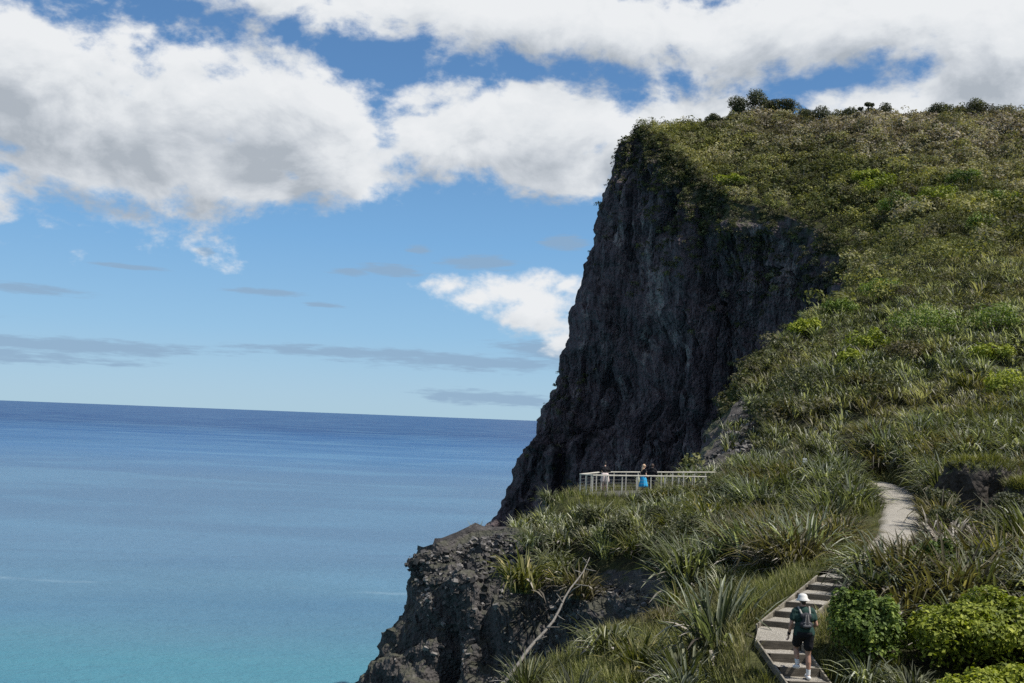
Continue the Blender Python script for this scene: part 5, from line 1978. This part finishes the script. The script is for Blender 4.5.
for (a_, t_, k_) in ((Ra, Rt, Rk), (La, Lt, Lk)):
    fused('sock', [('c', a_, a_ * .74 + k_ * .26, .043, .050)], .006, M_WHITE, hk)
    fused('shoe', [('c', a_ + Vector((0, -.035, -.052)), a_ + Vector((0, .02, -.045)), .046, .046), ('c', a_ + Vector((0, .0, -.05)), t_ + Vector((0, .01, -.002)), .046, .040)], .007, M_WHITE, hk)
# bucket hat
def lathe(name, prof, mat, parent, loc, tilt=(0, 0, 0), seg=32):
    V, Q = [], []
    for (r_, z_) in prof:
        for k in range(seg):
            t = 2 * math.pi * k / seg
            V.append((r_ * math.cos(t) * .93, r_ * math.sin(t) * 1.08, z_))
    for i in range(len(prof) - 1):
        for k in range(seg):
            Q.append((i * seg + k, i * seg + (k + 1) % seg, (i + 1) * seg + (k + 1) % seg, (i + 1) * seg + k))
    o = mesh_np(name, V, Q, None, mat, True, parent)
    o.location = loc; o.rotation_euler = tilt
    return o


lathe('hat', [(.102, .005), (.158, -.038), (.160, -.032), (.106, .016), (.100, .058), (.082, .092), (.05, .108), (.002, .113)], cloth('hat_cloth', (.62, .60, .56), .08), hk, HT((0, .0, .03)), (-.12, 0, 0))
fused('hair', [('c', HT((0, -.05, -.01)), HT((0, -.045, -.055)), .055, .045)], .008, simple_mat('hair_brown', (.05, .035, .025), .6, .3, 40, .3), hk)
bm = bmesh.new(); capsule(bm, wL + Vector((.003, -.006, .035)), wL + Vector((0, 0, .012)), .036, .036)
bm_obj('watch', bm, M_BLACK, hk, True, loc=(0, 0, 0))
# backpack worn on the back
pk = empty('backpack', hk.location, hrz)
pk.scale = (.97, .97, .97)
tag(pk, 'small dark running pack with pale straps on the back of the hiker', 'backpack')
M_PACK = cloth('pack_cloth', (.045, .045, .05), .35, 18)
fused('bag', [('c', q_(-.07, -.145, 1.14), q_(.07, -.145, 1.14), .068, .068), ('c', q_(-.062, -.145, 1.31), q_(.062, -.145, 1.31), .058, .058), ('c', q_(0, -.15, 1.14), q_(0, -.15, 1.31), .085, .078)], .009, M_PACK, pk)
fused('pocket', [('c', q_(-.055, -.205, 1.12), q_(.055, -.205, 1.12), .038, .038), ('c', q_(-.05, -.20, 1.18), q_(.05, -.20, 1.18), .032, .032)], .008, cloth('pack_pocket', (.085, .085, .09), .3), pk)
M_STRAP = cloth('pack_strap', (.32, .30, .27), .2)
for sx in (-1, 1):
    fused('strap', [('c', q_(sx * .09, -.13, 1.36), q_(sx * .115, -.02, 1.475), .022, .022), ('c', q_(sx * .115, -.02, 1.475), q_(sx * .12, .13, 1.34), .022, .022), ('c', q_(sx * .12, .13, 1.34), q_(sx * .15, .10, 1.15), .022, .02)], .008, M_STRAP, pk)
    fused('webbing', [('c', q_(sx * .045, -.222, 1.10), q_(sx * .02, -.215, 1.34), .010, .010)], .006, M_STRAP, pk)

# --- people at the lookout
def stander(px_, d_, rz_, label, skin, build):
    a_ = P(px_, 490, d_)
    r_ = empty('person', (a_[0], a_[1], DECK_Z), rz_)
    tag(r_, label, 'person')
    build(r_, skin)
    return r_


VX = .011


def woman_leaning(r_, skin):
    tor, q_ = torso_shapes(.90, .22, .92)
    legs = leg_shapes(Vector((.085, -.02, .90)), Vector((.09, .0, .50)), Vector((.10, -.02, .085)), Vector((.12, .11, .035)), .95) + leg_shapes(Vector((-.085, -.02, .90)), Vector((-.085, .03, .50)), Vector((-.085, .0, .085)), Vector((-.10, .13, .035)), .95)
    sL, sR = q_(-.165, 0, 1.385), q_(.165, 0, 1.385)
    eL, wL = Vector((-.30, .26, 1.18)), Vector((-.14, .46, 1.15))
    eR, wR = Vector((.30, .26, 1.18)), Vector((.14, .46, 1.15))
    hs, HT = head_shapes(q_(0, .04, 1.61), -.35)
    fused('body', tor + legs + arm_shapes(sL, eL, wL, .85) + arm_shapes(sR, eR, wR, .85) + hs + hand(wL, (1, .25, -.1), (0, 1, .3), 1, .95, .6) + hand(wR, (-1, .25, -.1), (0, 1, .3), -1, .95, .6), VX * .7, skin, r_)
    face_bits(HT, r_)
    fused('black_top', [('c', t_[1], t_[2], t_[3] + .018, t_[4] + .018) for t_ in tor[1:5]] + [('c', sL, sL * .15 + eL * .85, .070, .062), ('c', sR, sR * .15 + eR * .85, .070, .062), ('c', eL, eL * .4 + wL * .6, .058, .05), ('c', eR, eR * .4 + wR * .6, .058, .05)], VX, M_BLACK, r_)
    fused('pale_shorts', [('c', q_(-.085, 0, .97), q_(.085, 0, .97), .145, .145), ('c', (.09, -.03, .90), (.12, -.02, .64), .135, .150), ('c', (-.09, -.03, .90), (-.12, 0, .64), .135, .150)], VX, cloth('pale_pink_cloth', (.60, .50, .47), .1), r_)
    fused('hair', [('c', HT((0, -.02, .035)), HT((0, -.03, .0)), .093, .086), ('c', HT((0, -.08, .09)), HT((0, -.085, .10)), .045, .045), ('c', HT((0, -.06, 0)), HT((0, -.075, -.07)), .05, .03)], VX * .8, simple_mat('hair_black', (.012, .010, .009), .5, .4, 40, .3), r_)
    for x_, y_ in ((.10, .03), (-.085, .05)):
        fused('shoe', [('c', (x_, y_ - .07, .045), (x_, y_ + .09, .04), .048, .042)], .01, M_BLACK, r_)


def woman_blonde(r_, skin):
    tor, q_ = torso_shapes(.88, .02, .92)
    legs = leg_shapes(Vector((.08, 0, .90)), Vector((.085, .02, .50)), Vector((.085, -.02, .085)), Vector((.10, .11, .035)), .92) + leg_shapes(Vector((-.08, 0, .90)), Vector((-.085, .03, .50)), Vector((-.085, 0, .085)), Vector((-.10, .13, .035)), .92)
    sL, sR = q_(-.165, 0, 1.385), q_(.165, 0, 1.385)
    eL, wL = Vector((-.21, -.02, 1.12)), Vector((-.20, .14, .93))
    eR, wR = Vector((.21, .0, 1.12)), Vector((.13, .20, 1.02))
    hs, HT = head_shapes(q_(0, .035, 1.60), 0, 1, -.5)
    fused('body', tor + legs + arm_shapes(sL, eL, wL, .82) + arm_shapes(sR, eR, wR, .82) + hs + hand(wL, (.1, .6, -.8), (.3, .8, .5), -1, .92) + hand(wR, (-.5, .8, .1), (-.2, .1, 1), 1, .92), VX * .7, skin, r_)
    face_bits(HT, r_)
    fused('black_top', [('c', t_[1], t_[2], t_[3] + .016, t_[4] + .016) for t_ in tor[1:5]] + [('c', sL, sL * .6 + eL * .4, .062, .058), ('c', sR, sR * .6 + eR * .4, .062, .058)], VX, M_BLACK, r_)
    # long flared skirt
    n_ = 36
    V_, Q_ = [], []
    prof = [(.135, 1.07), (.175, .97), (.205, .85), (.235, .70), (.265, .55), (.285, .42), (.275, .42), (.225, .70), (.165, .97), (.125, 1.07)]
    for (rr_, z_) in prof:
        for k in range(n_):
            t = 2 * math.pi * k / n_
            f_ = 1 + (.10 * math.cos(9 * t) * max(0, (1.0 - z_) / .6))
            V_.append((rr_ * f_ * math.cos(t), rr_ * f_ * math.sin(t) * .85, z_))
    for i in range(len(prof) - 1):
        for k in range(n_): Q_.append((i * n_ + k, i * n_ + (k + 1) % n_, (i + 1) * n_ + (k + 1) % n_, (i + 1) * n_ + k))
    mesh_np('turquoise_skirt', V_, Q_, None, cloth('turquoise_cloth', (.035, .34, .62), .15), True, r_)
    fused('hair', [('c', HT((0, -.02, .035)), HT((0, -.03, .0)), .095, .09), ('c', HT((0, -.055, .0)), HT((0, -.10, -.22)), .075, .072), ('c', HT((0, -.10, -.22)), HT((.01, -.12, -.36)), .070, .030)], VX * .8, simple_mat('hair_blonde', (.56, .38, .24), .5, .4, 30, .25), r_)
    for x_, y_ in ((.085, .03), (-.085, .05)):
        fused('shoe', [('c', (x_, y_ - .06, .04), (x_, y_ + .09, .035), .042, .038)], .01, M_WHITE, r_)


def person_dark(r_, skin):
    tor, q_ = torso_shapes(1.0, .06)
    legs = leg_shapes(Vector((.095, 0, .90)), Vector((.10, .02, .50)), Vector((.11, -.02, .085)), Vector((.13, .12, .035))) + leg_shapes(Vector((-.095, 0, .90)), Vector((-.10, .03, .50)), Vector((-.10, 0, .085)), Vector((-.12, .13, .035)))
    sL, sR = q_(-.185, 0, 1.385), q_(.185, 0, 1.385)
    eL, wL = Vector((-.27, .06, 1.13)), Vector((-.13, .24, 1.08))
    eR, wR = Vector((.27, .06, 1.13)), Vector((.15, .26, 1.08))
    hs, HT = head_shapes(q_(0, .035, 1.62), -.2)
    fused('body', tor + legs + arm_shapes(sL, eL, wL) + arm_shapes(sR, eR, wR) + hs + hand(wL, (.8, .6, 0), (0, 0, 1), 1) + hand(wR, (-.8, .6, 0), (0, 0, 1), -1), VX * .7, skin, r_)
    face_bits(HT, r_)
    fused('black_hoodie', [('c', t_[1], t_[2], t_[3] + .030, t_[4] + .030) for t_ in tor[:5]] + [('c', sL, eL, .082, .066), ('c', eL, eL * .2 + wL * .8, .064, .048), ('c', sR, eR, .082, .066), ('c', eR, eR * .2 + wR * .8, .064, .048), ('c', q_(-.05, -.07, 1.47), q_(.05, -.07, 1.47), .06, .06)], VX, M_BLACK, r_)
    fused('dark_trousers', [('c', q_(-.085, 0, .93), q_(.085, 0, .93), .135, .135), ('c', (.095, 0, .90), (.10, .02, .50), .105, .080), ('c', (.10, .02, .50), (.11, -.02, .13), .078, .064), ('c', (-.095, 0, .90), (-.10, .03, .50), .105, .080), ('c', (-.10, .03, .50), (-.10, 0, .13), .078, .064)], VX, cloth('charcoal_cloth', (.03, .03, .035)), r_)
    fused('hair', [('c', HT((0, -.015, .035)), HT((0, -.03, .0)), .092, .086)], VX * .8, simple_mat('hair_dark_brown', (.05, .028, .018), .55, .4, 40, .3), r_)
    for x_, y_ in ((.11, .03), (-.10, .05)):
        fused('shoe', [('c', (x_, y_ - .07, .045), (x_, y_ + .10, .04), .05, .045)], .01, M_BLACK, r_)


stander(604.5, 58.55, -.05, 'person in black top and pale shorts leaning on the lookout rail', M_SKIN2, woman_leaning)
stander(643.0, 57.4, -.9, 'person with long blonde hair and turquoise skirt at the lookout railing', M_SKIN2, woman_blonde)
stander(651.5, 58.0, -.35, 'person in black hooded top standing close to the blonde one', M_SKIN2, person_dark)
